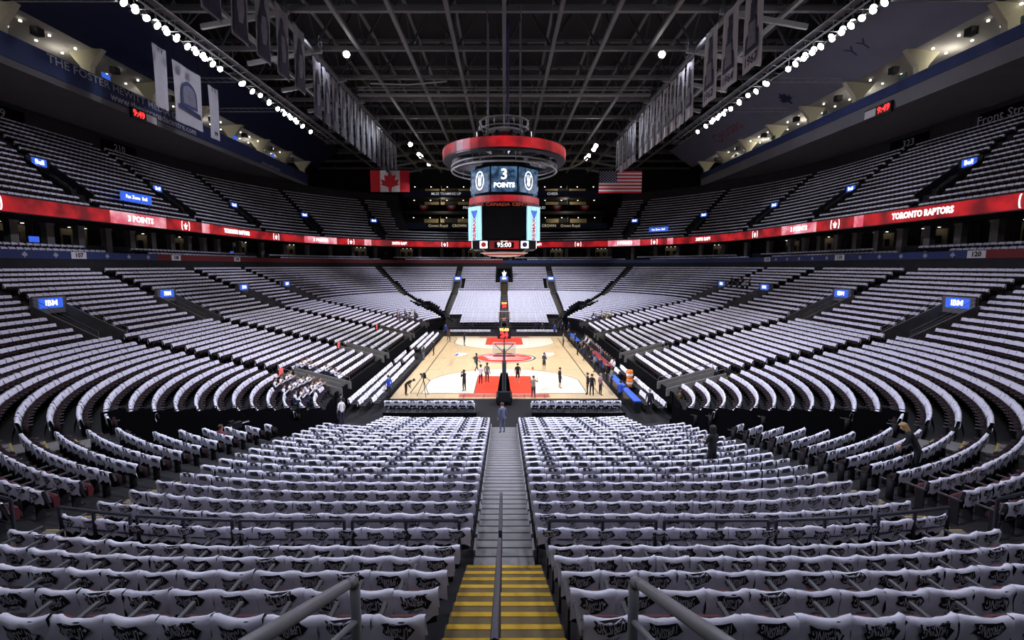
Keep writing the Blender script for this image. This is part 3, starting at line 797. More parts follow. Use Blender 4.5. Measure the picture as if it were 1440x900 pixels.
for sx, y, z in ((-1, -8.6, 12.7), (-1, 21.5, 12.3), (1, 13, 12.0)):
    t = thing('wall_screen', 'small lit blue television hanging in a suite', 'television', (sx*(CX+RF+3.4), y, z), 0, 'suite televisions')
    MB().box(-.06, .06, -.5, .5, -.3, .3).build('casing', m_blackm, t); MB().box(-sx*.08-.01, -sx*.08+.01, -.46, .46, -.26, .26).build('screen', m_led_blue, t); MB().box(-.03, .03, -.03, .03, .3, 1.7).build('hanger', m_blackm, t)
# LED ribbon
RR = 33.5; ZB, ZT = 14.45, 15.65
t = thing('led_ribbon', 'glowing red LED ribbon board running round the front of the upper tier', 'led board')
mb = MB(); band(mb, RR+.02, ZB-.1, RR+.02, ZT+.12); band(mb, RR+.02, ZT+.12, RR+.6, ZT+.12); band(mb, RR+.02, ZB-.1, RR+.8, ZB-.1); mb.build('housing', m_blackm, t)
L0 = CX+PI/2*RR; half = ring_len(RR)/2
def ribbon_piece(La, Lb, m, name, dr=0.):
    b = MB(); n = max(2, int(abs(Lb-La)/1.2)); P = [ring_at(RR-.02-dr, La*((RR-.02-dr)/RR) if False else La) for La in [La+(Lb-La)*i/n for i in range(n+1)]]
    for p, q in zip(P[:-1], P[1:]): b.face([(p[0], p[1], ZB), (q[0], q[1], ZB), (q[0], q[1], ZT), (p[0], p[1], ZT)])
    return b.build(name, m, t)
claw = MB()
for a, h in ((-40, .46), (0, .56), (40, .46)):
    q = Matrix.Translation((0, 0, -.22)) @ Matrix.Rotation(math.radians(a), 4, 'Y'); claw.poly([(-.03, .08), (-.07, h*.6), (0, h), (.07, h*.6), (.03, .08)], q, .01)
claw.poly([(.17*math.cos(i*PI/6), -.26+.11*math.sin(i*PI/6)) for i in range(12)], Matrix.Identity(4), .01)
for s in (-1, 1):
    pts = [(s*(.42+.10*math.cos(PI*(i/8-.5))), .45*math.sin(PI*(i/8-.5))) for i in range(9)]
    claw.poly(pts+[(p[0]+s*.09, p[1]) for p in pts[::-1]], Matrix.Identity(4), .01)
ME_claw = claw.mesh('claw_mark', m_led_white)
cyc = [('pink', 7.3), ('claw', 6.1), ('pinks', 1.5), ('plain', 2.8), ('text', 6.5), ('claw', 13.5)]
SEQ = {-1: [('claw', 12.0), ('plain', 4.3)]+cyc*4, 1: [('claw', 11.1), ('text', 6.2), ('plain', 3.4), ('pinks', 1.3), ('claw', 6.0), ('pink', 7.0), ('claw', 13.5), ('plain', 3)]+[('text', 6.2), ('plain', 3.4), ('pinks', 1.3), ('claw', 6.0), ('pink', 7.0), ('claw', 13.5)]*4}
for side in (-1, 1):
    Lp = L0-2.7; k = 0
    while Lp < half-.5:
        kind, ln = SEQ[side][k]; k += 1
        Le = min(Lp+ln, half); A, B = (Lp, Le) if side < 0 else (ring_len(RR)-Lp, ring_len(RR)-Le)
        ribbon_piece(A, B, m_led_pink if 'pink' in kind else m_led_red, 'led_panel')
        x, y, dx, dy = ring_at(RR-.06, (A+B)/2); n_ = (-dx, -dy, 0); pos = (x, y, (ZB+ZT)/2)
        if kind == 'text': text('TORONTO RAPTORS', .78, m_led_white, pos, n_, t, bold=.035, sx=.82)
        if kind == 'pink': text('3 POINTS', .8, m_led_white, pos, n_, t, bold=.03)
        if kind == 'claw':
            M = facing(pos, n_) @ Matrix.Rotation(-PI/2, 4, 'X'); link('claw_mark', ME_claw, t, M=M @ Matrix.Scale(1.15, 4))
        Lp = Le
# upper terrace
mb = MB()
for j, (r, z) in enumerate(UP_ROWS):
    cond = (lambda a, b: not (a[3] > .8 and abs(a[0]+a[2]*40) < 24)) if j > 3 else None
    band(mb, r, z, r+.8, z, cond=cond); band(mb, r, z-.62, r, z, cond=cond)
rl, zl = UP_ROWS[-1]
cond = lambda a, b: not (a[3] > .8 and abs(a[0]+a[2]*40) < 24)
band(mb, rl+.8, zl, rl+.8, zl+2.6, cond=cond); band(mb, RR+.5, ZT-.3, 34.6, ZT-.3)
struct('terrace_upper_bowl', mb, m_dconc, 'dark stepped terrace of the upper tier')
def up_entrance(x, y, dx, dy):
    t = thing('upper_entrance', 'dark upper tier entrance with a small blue lit sign', 'entrance', (x, y, 0), math.atan2(-dx, dy), 'upper tier entrances')
    r0, z0 = UP_ROWS[2]; r1, z1 = UP_ROWS[7]
    for s in (-1, 1):
        MB().poly([(r0, z0-.3), (r0, z0+.75), (r1, z1+.6), (r1, z0-.3)], Matrix(((0, 1, 0, s*1.15-.06), (1, 0, 0, 0), (0, 0, 1, 0), (0, 0, 0, 1))), .12).build('side_wall', m_dconc, t)
        rail(t, [(s*1.15, r0+.1, z0+.75), (s*1.15, r1, z1+.6)], .3, m_grail, .02, lower=False)
    MB().box(-1.15, 1.15, r1, r1+.2, z0+2.1, z1+1.0).build('header', m_dconc, t); MB().box(-1.1, 1.1, r1-.3, r1-.2, z0, z0+2.1).build('dark_passage', m_dark, t)
    MB().box(-.7, .7, r1-.08, r1-.01, z1+.15, z1+.85).build('sign_panel', m_led_blue, t); text('Bell', .6, m_led_white, (0, r1-.10, z1+.5), (0, -1, 0), t, bold=.015)
for sx in (-1, 1):
    for a in (-5.3, 9.7): up_entrance(sx*CX, a, sx, 0)
    for ph in UP_PHI: p = math.radians(ph); up_entrance(sx*CX, CY, sx*math.sin(p), math.cos(p))
for (x, y, n, lab) in ((-40.3, .7, (1, 0, 0), 'wide blue lit sign board at the front of the upper tier facing the benches'), (31.5, 44.0, (-.75, -.66, 0), 'wide blue lit sign board at the front of the upper tier facing the courtside rows')):
    t = thing('blue_sign_board', lab, 'sign', (0, 0, 0)); sign(t, (x, y, 17.7), n, 4.2, 1.0, m_led_blue, 'Fan Zone  Bell', .5, m_dimtext if False else m_led_white)
    nn = Vector(n).normalized(); tx = Vector((0, 0, 1)).cross(nn)
    for s in (-1.8, 1.8): p = Vector((x, y, 16.0))+tx*s-nn*.06; MB().tube(p, p+Vector((0, 0, 1.4)), .05).build('leg', m_blackm, t)
# ------------------------------------------------------------------ outer walls and roof
struct('wall_left', MB().box(-58, -57.6, -48, 80, 8, 44), m_dark); struct('wall_right', MB().box(57.6, 58, -48, 80, 8, 44), m_dark)
struct('wall_far', MB().box(-58, 58, 79.6, 80, 8, 44), m_dark)
struct('ceiling', MB().box(-58, 58, -62, 80, 42.2, 42.6), m_deck, 'dark corrugated roof deck')
ZC, ZH = 36.0, 40.5
for i in range(-6, 7):              # long joists under the deck
    x = i*5.75
    t = thing('roof_joist', 'long grey steel roof joist running from end to end over the court', 'beam', (x, 0, 0), 0, 'long roof joists')
    MB().beam((0, -30, ZC), (0, 79, ZC), .42, .38).build('bottom_chord', m_steel, t); MB().beam((0, -30, ZH), (0, 79, ZH), .35, .3).build('top_chord', m_steel, t)
    b = MB()
    for k in range(13):
        y = -30+8*k; b.beam((0, y, ZC), (0, y+4, ZH), .16, .16).beam((0, y+4, ZH), (0, y+8, ZC), .16, .16)
    o = b.build('web_bracing', mat('dark_bracing', (.07, .072, .08), .6), t); o['kind'] = 'stuff'
for k in range(11):                 # cross trusses
    y = -9+8.5*k
    t = thing('cross_truss', 'wide steel truss spanning the roof from side to side', 'truss', (0, y, 0), 0, 'cross trusses')
    MB().beam((-50, 0, ZC+.5), (50, 0, ZC+.5), .45, .5).build('bottom_chord', m_steel, t); MB().beam((-50, 0, ZH+.8), (50, 0, ZH+.8), .4, .4).build('top_chord', m_steel, t)
    b = MB()
    for q in range(-8, 8): b.beam((q*5.75, 0, ZC+.5), (q*5.75+2.87, 0, ZH+.8), .2, .2).beam((q*5.75+2.87, 0, ZH+.8), (q*5.75+5.75, 0, ZC+.5), .2, .2)
    o = b.build('web_bracing', mat('dark_bracing', (.07, .072, .08), .6), t); o['kind'] = 'stuff'
    for sx in (-1, 1): MB().beam((sx*22, -.4, ZC+.1), (sx*31, -.4, ZC-1.4), .3, .5).build('knee_brace', m_lsteel, t)
t = thing('service_catwalk', 'thin railed service catwalk hanging under the roof joists', 'catwalk', (0, 18, 34.6))
MB().box(-21, 21, -.5, .5, 0, .08).build('deck', m_steel, t)
for s in (-.5, .5): MB().tube((-21, s, 1.0), (21, s, 1.0), .04).tube((-21, s, .5), (21, s, .5), .03).build('handrail', m_lsteel, t)
for q in range(-5, 6): MB().tube((q*4, -.5, 0), (q*4, -.5, 1.5), .03).tube((q*4, .5, 0), (q*4, .5, 1.5), .03).build('hanger', m_steel, t)
t = thing('sloping_pipe', 'pale bent pipe hanging under the roof', 'pipe'); MB().path([(-17.5, 12, 34.0), (-13, 14, 34.6), (-8, 16, 35.8)], .12, 8).build('pipe', m_lsteel, t); MB().tube((-8, 16, 35.8), (-8, 16, 42.2), .05).build('hanger', m_steel, t)
t = thing('hoist_cable', 'dark violet cable bundle dropping from the roof to the scoreboard', 'cable'); MB().tube((.4, 2.5, 25.6), (.4, 2.5, 37), .14, 8).build('bundle', mat('violet_cable', (.09, .05, .22), .6), t)
# ------------------------------------------------------------------ side gondolas with press boxes, roof-edge panels
for sx in (-1, 1):
    t = thing('media_gondola', 'long press gondola with blue lettered front and pale branching columns' if sx < 0 else 'long press gondola with plain blue front and white ceiling of downlights', 'gondola')
    X = sx*43.0; y0, y1 = -36, 52
    MB().box(min(X, X+sx*.3), max(X, X+sx*.3), y0, y1, 28.25 if sx < 0 else 29.2, 30.3).build('blue_front', m_bluefascia, t)
    MB().box(min(X+sx*.1, X+sx*.5), max(X+sx*.1, X+sx*.5), y0, y1, 27.6, 28.25 if sx < 0 else 29.2).build('grey_front', m_soffit, t)
    b = MB(); b.face([(X+sx*.3, y0, 27.9), (X+sx*.3, y1, 27.9), (X+sx*11, y1, 27.2), (X+sx*11, y0, 27.2)]); b.build('soffit', m_soffit, t)
    b = MB(); b.face([(X+sx*.3, y0, 29.4), (X+sx*.3, y1, 29.4), (X+sx*9, y1, 29.4), (X+sx*9, y0, 29.4)]); b.build('deck', m_dconc, t)
    b = MB(); b.face([(X+sx*7, y0, 29.4), (X+sx*7, y1, 29.4), (X+sx*7, y1, 34), (X+sx*7, y0, 34)]); b.build('back_wall', m_dconc if sx < 0 else m_soffit, t)
    b = MB(); b.face([(X+sx*.2, y0, 33.0), (X+sx*.2, y1, 33.0), (X+sx*7, y1, 32.4), (X+sx*7, y0, 32.4)]); b.build('ceiling_panel', mat('pale_ceiling', (.36, .35, .34), .8), t)
    for k in range(9):
        y = -17+8.6*k
        c = MB()
        prof = [(-.35, 29.5), (.35, 29.5), (.55, 31.3), (1.9, 33.0), (-1.9, 33.0), (-.55, 31.3)]
        c.poly(prof, Matrix(((sx*1, 0, 0, X+sx*1.2), (0, 1, 0, y), (0, 0, 1, 0), (0, 0, 0, 1))), .6); c.build('branching_column', m_cream, t)
        MB().box(X+sx*1.0-.35, X+sx*1.0+.35, y+3.2, y+3.9, 31.9, 32.6).build('speaker_box', m_blackm, t)
    for k in range(26):
        for rr in (1.4, 3.6):
            y = -20+2.7*k+rr*.4; MB().box(X+sx*rr-.08, X+sx*rr+.08, y-.08, y+.08, 32.55+(.3-.09*rr)*.2, 32.8-.06*rr*.5).build('downlight', m_down, t)
    for k in range(5):
        y = -10+12*k; p = MB().box(X+sx*.6-.05, X+sx*.6+.05, y-.5, y+.5, 30.7, 31.2); p.build('monitor', m_led_blue if sx < 0 else m_glass, t)
    n_ = (-sx, 0, 0); xf = X-sx*.02
    if sx < 0:
        text('THE FOSTER HEWITT MEDIA GONDOLA', 1.1, mat('pale_sign_text', (.5, .52, .58), .7), (xf+.06, 5.9, 29.75), n_, t, sx=1.12, bold=.008)
        text('www.theaircanadacentre.com', 1.15, mat('pale_sign_text', (.5, .52, .58), .7), (xf+.06, 8.5, 28.75), n_, t, bold=.02); text('www.mapleleafs.com', .95, mat('pale_sign_text', (.6, .62, .68), .7), (xf+.06, -15.5, 29.3), n_, t, bold=.01); text('www.raptors.com', .9, mat('pale_sign_text', (.6, .62, .68), .7), (xf+.06, 36, 28.55), n_, t)
    for k in range(6):
        l = bpy.data.lights.new('press_box_lamp', 'POINT'); l.energy = 90 if sx < 0 else 170; l.color = (1, .93, .78); l.shadow_soft_size = .3
        lo = bpy.data.objects.new('press_box_lamp', l); COL.objects.link(lo); lo.location = (X+sx*3.2, -12+11.5*k, 31.6)
    # sloping roof-edge panel above
    q = thing('roof_edge_panel', 'plain dark navy sloping panel above the lettered gondola' if sx < 0 else 'blue grey sloping panel with faint team and sponsor marks', 'panel')
    A, B = (sx*43.4, 33.0), (sx*38.0, 36.6)
    b = MB(); b.face([(A[0], y0, A[1]), (A[0], y1+6, A[1]), (B[0], y1+6, B[1]), (B[0], y0, B[1])]); b.face([(A[0]+sx*.3, y0, A[1]), (B[0]+sx*.3, y0, B[1]), (B[0]+sx*.3, y1+6, B[1]), (A[0]+sx*.3, y1+6, A[1])])
    b.build('panel', m_navy if sx < 0 else mat('slate_panel', (.20, .21, .28), .7, var=.15, scale=.4), q)
    nn = Vector((-sx*3.6, 0, -5.4)); nn = Vector((-sx*.555, 0, -.832)); mid = lambda f, y: Vector((A[0]+(B[0]-A[0])*f, y, A[1]+(B[1]-A[1])*f))+nn*.03
    if sx > 0:
        mg = mat('faint_red_mark', (.28, .05, .06), .7)
        def ptext(s_, sz, m, y, f=.45): 
            M = facing(mid(f, y), nn, (0, 0, 1)); link('lettering', text_mesh(s_, sz, m, .002, bold=.02), q, M=M)
        ptext('ROGERS', 2.0, mg, 35); ptext('RAPTORS', 1.6, mg, -13.5, .25)
        for y, m, rad in ((-13.5, mg, 1.5), (40, mg, 1.1)):
            M = facing(mid(.62 if y < 0 else .45, y), nn); b = MB()
            for i in range(20):
                a0, a1 = 2*PI*i/20, 2*PI*(i+1)/20
                b.face([M @ Vector((rr*math.cos(a), rr*math.sin(a), .02)) for rr, a in ((rad, a0), (rad, a1), (rad*.72, a1), (rad*.72, a0))])
            b.build('ring_mark', m, q)
        M = facing(mid(.45, 19), nn); b = MB(); b.face([M @ Vector((p[0]*5, p[1]*5, .02)) for p in leaf]); b.build('leaf_mark', m_navy, q)
        ptext('Y Y', 2.0, mat('faint_grey_mark', (.05, .05, .09), .7), 4.5, .55)
# boards with street names at the back of the upper tier
for sx, y, s_ in ((1, -1.5, 'Front Street'), (1, -12.5, '322'), (1, 10, '323'), (-1, -2.0, '209'), (-1, 13, '210')):
    t = thing('back_board', {'Front Street': 'dark board lettered Front Street behind the upper tier', '322': 'dark board with number 322 beside the street name board, away from the far end', '323': 'dark board with number 323 between the street name board and the far end', '209': 'dark board with number 209 behind the upper tier under the lettered gondola', '210': 'dark board with number 210 farther along under the lettered gondola'}[s_], 'sign', (sx*(CX+rl+.74), y, zl+1.3)); MB().box(-.05, .05, -2.8, 2.8, -.75, .75).build('board', m_black, t); text(s_, 1.2, m_dimtext, (-sx*.07, 0, 0), (-sx, 0, 0), t)
for sx in (-1, 1):
    y = 6.0 if sx < 0 else 4.0
    t = thing('game_clock', 'small hanging clock with red digits under the %s gondola front' % ('lettered' if sx < 0 else 'plain'), 'clock', (sx*42.85, y, 27.9)); MB().box(-.15, .15, -1.9, 1.9, -.6, .6).build('housing', m_blackm, t)
    text('9:49', 1.0, m_led_dig, (-sx*.17, sx*-.9 if sx > 0 else -.9, 0), (-sx, 0, 0), t, bold=.03)
    MB().box(-.17, .17, .2, 1.8, -.4, .45).build('paper_panel', m_flagwhite, t)
# ------------------------------------------------------------------ banners and flags
def banner(X, y, wd, ht, zt, label, group, fig, txt=None, n=None, top=None):
    n = n or (-math.copysign(1, X), 0, 0)
    t = thing('hanging_banner', label, 'banner', (X, y, zt), 0, group); M = facing((0, 0, 0), n)
    b = MB(); nx, nz = 6, 8
    def Q(i, j, off=0): return M @ Vector((-wd/2+wd*i/nx, -ht*j/nz, .06*math.sin(i*1.3+j*.4)+off))
    for i in range(nx):
        for j in range(nz): b.face([Q(i, j), Q(i+1, j), Q(i+1, j+1), Q(i, j+1)])
    b.build('cloth', mat('banner_grey_cloth', (.26, .26, .31), .85, var=.25, scale=1.5) if fig == 'player' else m_banner, t); MB().tube(M @ Vector((-wd/2, .03, 0)), M @ Vector((wd/2, .03, 0)), .05).build('top_pole', m_blackm, t)
    for s in (-1, 1): MB().tube(M @ Vector((s*wd*.45, .03, 0)), M @ Vector((s*wd*.45, 3, 0)), .02, 4).build('hanging_wire', m_blackm, t)
    def ink(pts, m, name, off=.10):
        for side in (1, -1):
            bb = MB(); bb.face([M @ Vector((p[0]*wd, -p[1]*ht, side*off)) for p in pts]); bb.build(name, m, t)
    if fig == 'player':
        k = random.uniform(-.06, .06)
        ink([(-.18+k, .36), (-.1+k, .28), (-.1+k, .19), (0+k, .15), (.1+k, .19), (.11+k, .28), (.22+k, .35), (.36, .5), (.32, .72), (.4, .98), (-.42, .98), (-.36, .7), (-.4, .5)], m_bfig, 'dark_figure')
        ink([(-.12+k, .42), (.14+k, .40), (.2+k, .6), (.1, .78), (-.14, .8), (-.2, .6)], m_bmid, 'grey_jersey', .12)
    elif fig == 'cup':
        ink([(-.12, .10), (.12, .10), (.08, .2), (.14, .24), (.14, .40), (.22, .44), (.22, .56), (.34, .60), (.36, .80), (-.36, .80), (-.34, .60), (-.22, .56), (-.22, .44), (-.14, .40), (-.14, .24), (-.08, .2)], m_bfig, 'dark_trophy')
        ink([(-.16, .46), (.16, .46), (.24, .74), (-.24, .74)], m_bmid, 'grey_band', .12)
    if txt: link('lettering', text_mesh(txt, wd*.36, m_bfig, .005, bold=.02), t, M=M @ Matrix.Translation((0, -ht*.90, .12)))
    if top: link('lettering', text_mesh(top, wd*.3, m_bfig, .005, bold=.01), t, M=M @ Matrix.Translation((0, -ht*.07, .12)))
    return t
XB, ZBT, BH = 20.8, 33.0, 6.2
for (D0, n) in ((33.5, 5), (52.0, 8), (74.0, 6)):
    for k in range(n):
        y = CAMY+D0+(3.55 if D0 < 40 else 2.75 if D0 < 60 else 2.9)*k+1
        banner(-XB, y, 2.5 if D0 < 40 else 2.2, BH, ZBT+(1.2 if D0 < 40 else 0), 'tall grey cloth banner with a dark player silhouette, hung above the benches side', 'player banners', 'player', top='10' if (D0 < 40 and k == 2) else None)
for k, yr in enumerate(('1967', '1964', '1962')): banner(XB, CAMY+40.3+4.0*k, 2.9, 7.0, 33.8, ('tall trophy banner reading 1967, at the open end of the three year banners', 'tall trophy banner reading 1964, middle of the three year banners', 'tall trophy banner reading 1962, next to the banners without a year')[k], None, 'cup', yr)
for (D0, n) in ((52.4, 8), (74.5, 5)):
    for k in range(n): banner(XB, CAMY+D0+2.6*k+1, 2.1, BH, ZBT, 'tall pale banner with a dark trophy, no year readable, hung above the courtside', 'trophy banners', 'cup')
for k, (px, wpx, ht, lab) in enumerate(((225, 16, 6.2, 'narrow white banner with small dark lettering beside the crest banner'), (262, 44, 6.4, 'wide white banner carrying a blue arched crest'), (297, 16, 6.2, 'narrow white banner with small dark lettering and a numeral'))):
    p = at_x(px, 95, -36.0); t = banner(-36.0, p.y, (1.9, 4.6, 1.9)[k], ht, (33.0, 32.6, 32.2)[k], lab, None, None, top=('Y Y', None, 'Y Y')[k], txt=(None, None, '99')[k])
    if k == 1:
        M = facing((0, 0, 0), (1, 0, 0)); b = MB(); pts = [(1.3*math.cos(PI*i/10), .2+1.3*math.sin(PI*i/10)) for i in range(11)]+[(-1.3, -1.3), (1.3, -1.3)]
        b.face([M @ Vector((p[0], p[1]-3.1, .12)) for p in pts]); b.build('crest', mat('crest_blue', (.06, .07, .17), .8), t)
        b = MB(); b.face([M @ Vector((p[0], p[1]-3.1, .14)) for p in [(1.0*math.cos(PI*i/10), .25+.85*math.sin(PI*i/10)) for i in range(11)]+[(-1., -1.), (1., -1.)]]); b.build('crest_window', m_bmid, t)
        b = MB(); b.face([M @ Vector((p[0], p[1]-4.4, .15)) for p in ((-1.7, .1), (1.7, -.25), (1.9, -.8), (-1.8, -.4))]); b.build('ribbon', m_flagnavy, t)
def flag(name, label, x0, x1, z0, z1, y, kind):
    t = thing(name, label, 'flag', ((x0+x1)/2, y, z1)); W, H = x1-x0, z1-z0
    def rect(a, b_, c, d, m, nm, off):       # fractions of width / height from the top left
        bb = MB()
        for sgn in (1, -1): bb.face([(-W/2+a*W, -off*sgn, -c*H), (-W/2+b_*W, -off*sgn, -c*H), (-W/2+b_*W, -off*sgn, -d*H), (-W/2+a*W, -off*sgn, -d*H)])
        bb.face([(-W/2+a*W, -off, -d*H), (-W/2+b_*W, -off, -d*H), (-W/2+b_*W, off, -d*H), (-W/2+a*W, off, -d*H)]); return bb.build(nm, m, t)
    if kind == 'ca':
        rect(0, .25, 0, 1, m_flagred, 'red_bar', .02); rect(.25, .75, 0, 1, m_flagwhite, 'white_field', .02); rect(.75, 1, 0, 1, m_flagred, 'red_bar', .02)
        b = MB(); b.face([(p[0]*7, -.05, p[1]*7-H/2) for p in leaf]); b.build('maple_leaf', m_flagred, t)
    else:
        for i in range(13): rect(0, 1, i/13, (i+1)/13, m_flagred if i % 2 == 0 else m_flagwhite, 'stripe', .02)
        rect(0, .42, 0, 7/13, m_flagnavy, 'canton', .04)
        for i in range(9):
            for j in range(6 if i % 2 == 0 else 5):
                cx = -W/2+W*.42*((j+.5)/6+(0 if i % 2 == 0 else 1/12)); cz = -H*7/13*(i+.6)/9.2
                b = MB(); b.face([(cx+(.13 if q % 2 == 0 else .055)*math.sin(q*PI/5), -.06, cz+(.13 if q % 2 == 0 else .055)*math.cos(q*PI/5)) for q in range(10)]); b.build('star', m_flagwhite, t)
    MB().tube((-W/2, 0, .06), (W/2, 0, .06), .06).build('top_pole', m_blackm, t)
    for s in (-.45, .45): MB().tube((s*W, 0, .06), (s*W, 0, 9), .03, 4).build('hanging_wire', m_blackm, t)
flag('canadian_flag', 'red and white flag with a maple leaf hung near the far corner', -24.3, -17.2, 23.7, 27.5, 34.5, 'ca')
flag('american_flag', 'flag with stars and red stripes hung near the far corner', 17.2, 25.0, 23.5, 27.4, 34.5, 'us')
# ------------------------------------------------------------------ floodlights on their side trusses
def lamp_meshes():
    h = MB().lathe([(.0, -.45), (.16, -.42), (.30, -.15), (.36, .05), (.38, .12), (.35, .12)], 14)
    l = MB().lathe([(.35, .10), (.2, .145), (0, .15)], 14)
    y = MB().path([(-.42, 0, 0), (-.42, 0, -.6), (.42, 0, -.6), (.42, 0, 0)], .03, 6)
    return h.mesh('housing', m_blackm), l.mesh('lens', m_lamp), y.mesh('yoke', m_steel)
LH, LL, LY = lamp_meshes()
def flood(p, tgt, label, group, sc=1., hang=1.6):
    t = thing('floodlight', label, 'floodlight', p, 0, group); t.rotation_euler = (Vector(tgt)-Vector(p)).to_track_quat('Z', 'Y').to_euler(); t.scale = (sc,)*3
    link('housing', LH, t); link('lens', LL, t); link('yoke', LY, t)
    q = t.rotation_euler.to_matrix().inverted(); MB().tube(q @ Vector((0, 0, .1)), q @ Vector((0, 0, hang/sc)), .03, 5).build('hanging_arm', m_steel, t)
for sx in (-1, 1):
    side = 'lettered gondola' if sx < 0 else 'marked slate panel'
    t = thing('light_truss', 'long steel lighting truss hung beside the %s' % side, 'truss', (sx*33, 0, 33.6))
    for dx in (-.7, .7):
        for dz in (0, 1.1): MB().tube((dx, -30, dz), (dx, 40, dz), .07, 6).build('chord', m_lsteel, t)
    b = MB()
    for k in range(35):
        y = -30+2*k; b.tube((-.7, y, 0), (-.7, y+2, 1.1), .035, 4).tube((.7, y, 0), (.7, y+2, 1.1), .035, 4).tube((-.7, y, 0), (.7, y, 0), .035, 4)
    o = b.build('lacing', m_lsteel, t); o['kind'] = 'stuff'
    for y in (-20, -4, 8, 22, 36): MB().tube((0, y, 1.1), (0, y, 3.5), .05, 4).build('hanger', m_steel, t)
    ys = [-9.2+1.25*k for k in range(6)]+[-1.4+1.35*k for k in range(5)]+[8.2, 10.6, 14.8]+[17.2+2*k for k in range(5)]+[28.3]+[-26+2*k for k in range(6)]
    for k, y in enumerate(ys):
        for row, (dx, dz) in enumerate(((.72, -.75), (-.72, .45))):
            if row and k % 4 == 3: continue
            p = (sx*(33-dx), y+row*.6, 33.3+dz); flood(p, (sx*-6 if row == 0 else sx*-2, y*.55-14*(1 if k % 3 else 0), 2), 'bright round floodlight on the lighting truss beside the %s' % side, 'floods beside the %s' % side, .85 if k % 3 else 1.0)
    for k, y in enumerate((-8.0, 9.5, 20.5)):
        t = thing('outrigger_truss', 'thin pale outrigger truss reaching the light truss beside the %s' % side, 'truss', (0, y, 33.2), 0, 'outriggers beside the %s' % side)
        for dz in (0, .5): MB().tube((sx*33.6, 0, dz), (sx*46, 0, dz), .06, 6).build('chord', m_lsteel, t)
        b = MB()
        for q in range(12): b.tube((sx*(33.6+q), 0, 0), (sx*(34.6+q), 0, .5), .025, 4)
        o = b.build('lacing', m_lsteel, t); o['kind'] = 'stuff'
    p = at_z(487 if sx < 0 else 931, 76, 35.2); flood(p, (0, -30, 4), 'single bright floodlight under the roof near the %s banners' % ('player' if sx < 0 else 'trophy'), None, 1.1, 42.2-35.2)
    for k, (px, py) in enumerate(((577, 203), (589, 217), (592, 220), (603, 231)) if sx < 0 else ((838, 205), (835, 210), (828, 219), (824, 223))):
        p = at_z(px, py, 33.0); flood(p, (0, -35, 4), 'bright floodlight at the far end beyond the %s banners' % ('player' if sx < 0 else 'trophy'), 'far floods by the %s banners' % ('player' if sx < 0 else 'trophy'), 1.1, 9.2)
    for k in range(4): flood((sx*(14+2*k), -37, 33), (0, -20, 2), 'floodlight under the near roof edge', 'near roof floods', 1.2, 9.2)
    for k in range(2): flood((sx*(11+2*k), -60, 32), (sx*5, -36, 3), 'added fill floodlight behind the near end seats', 'added fill floods behind the near end', 1.2, 10.2)  # unseen fixtures added to go with the fill on the nearest seat backs
    P = [at_z(px, py, 30.5) for px, py in (((590, 219), (602, 229), (618, 236), (634, 239)) if sx < 0 else ((827, 221), (816, 230), (802, 236), (786, 239)))]
    t = thing('cable_festoon', 'pale ribbed cable loop sagging from the far floods to the scoreboard, by the %s banners' % ('player' if sx < 0 else 'trophy'), 'cable'); MB().tube(P[0], (P[0].x, P[0].y, 42.2), .03, 4).build('hanging_wire', m_steel, t); MB().path(P, .22, 6).build('cable', mat('cable_cream', (.42, .40, .30), .7), t)
# ------------------------------------------------------------------ scoreboard
t = thing('scoreboard', 'big hanging centre scoreboard with screens, red LED ring and tube rings', 'scoreboard', (0, 0, 0))
def arc_band(r, z0, z1, m, name, n=48, ri=None, par=t):
    b = MB(); ri = ri or r-.25; b.lathe([(r, z0), (r, z1), (ri, z1), (ri, z0), (r, z0)], n); return b.build(name, m, par)
o = arc_band(6.5, 21.2, 22.4, m_blackm, 'upper_ring', ri=5.6)
arc_band(6.53, 21.38, 22.34, m_led_red, 'led_ring', ri=6.5, par=o)
def torus(R_, z, r, m, name, par=t, n=40):
    return MB().path([(R_*math.cos(2*PI*i/n), R_*math.sin(2*PI*i/n), z) for i in range(n+1)], r, 6).build(name, m, par)
torus(5.6, 20.75, .09, m_lsteel, 'tube_ring'); torus(5.6, 20.3, .09, m_lsteel, 'tube_ring')
for i in range(8):
    a = 2*PI*i/8+.2; c, s = math.cos(a), math.sin(a)
    MB().tube((5.6*c, 5.6*s, 20.3), (5.6*c, 5.6*s, 21.2), .05).build('ring_drop', m_steel, t)
    MB().beam((2.5*c, 2.5*s, 21.8), (5.7*c, 5.7*s, 21.8), .25, .3).build('spoke', m_blackm, t)
def facet(R_, z0, z1, a0, a1, m, name, par=t, dz=0):
    p, q = (R_*math.sin(a0), -R_*math.cos(a0)), (R_*math.sin(a1), -R_*math.cos(a1)); b = MB()
    d = Vector((q[0]-p[0], q[1]-p[1], 0)).normalized(); n = Vector((d.y, -d.x, 0))
    P = [Vector((*p, z0)), Vector((*q, z0)), Vector((*q, z1)), Vector((*p, z1))]; b.face(P); b.face([v-n*.15 for v in P[::-1]])
    for i in range(4): j = (i+1) % 4; b.face([P[j], P[i], P[i]-n*.15, P[j]-n*.15])
    return b.build(name, m, par), (P[0]+P[2])/2, n
MB().lathe([(3.2, 17.3), (3.2, 20.6), (2.6, 21.6), (0, 21.6)], 16).build('core', m_blackm, t)
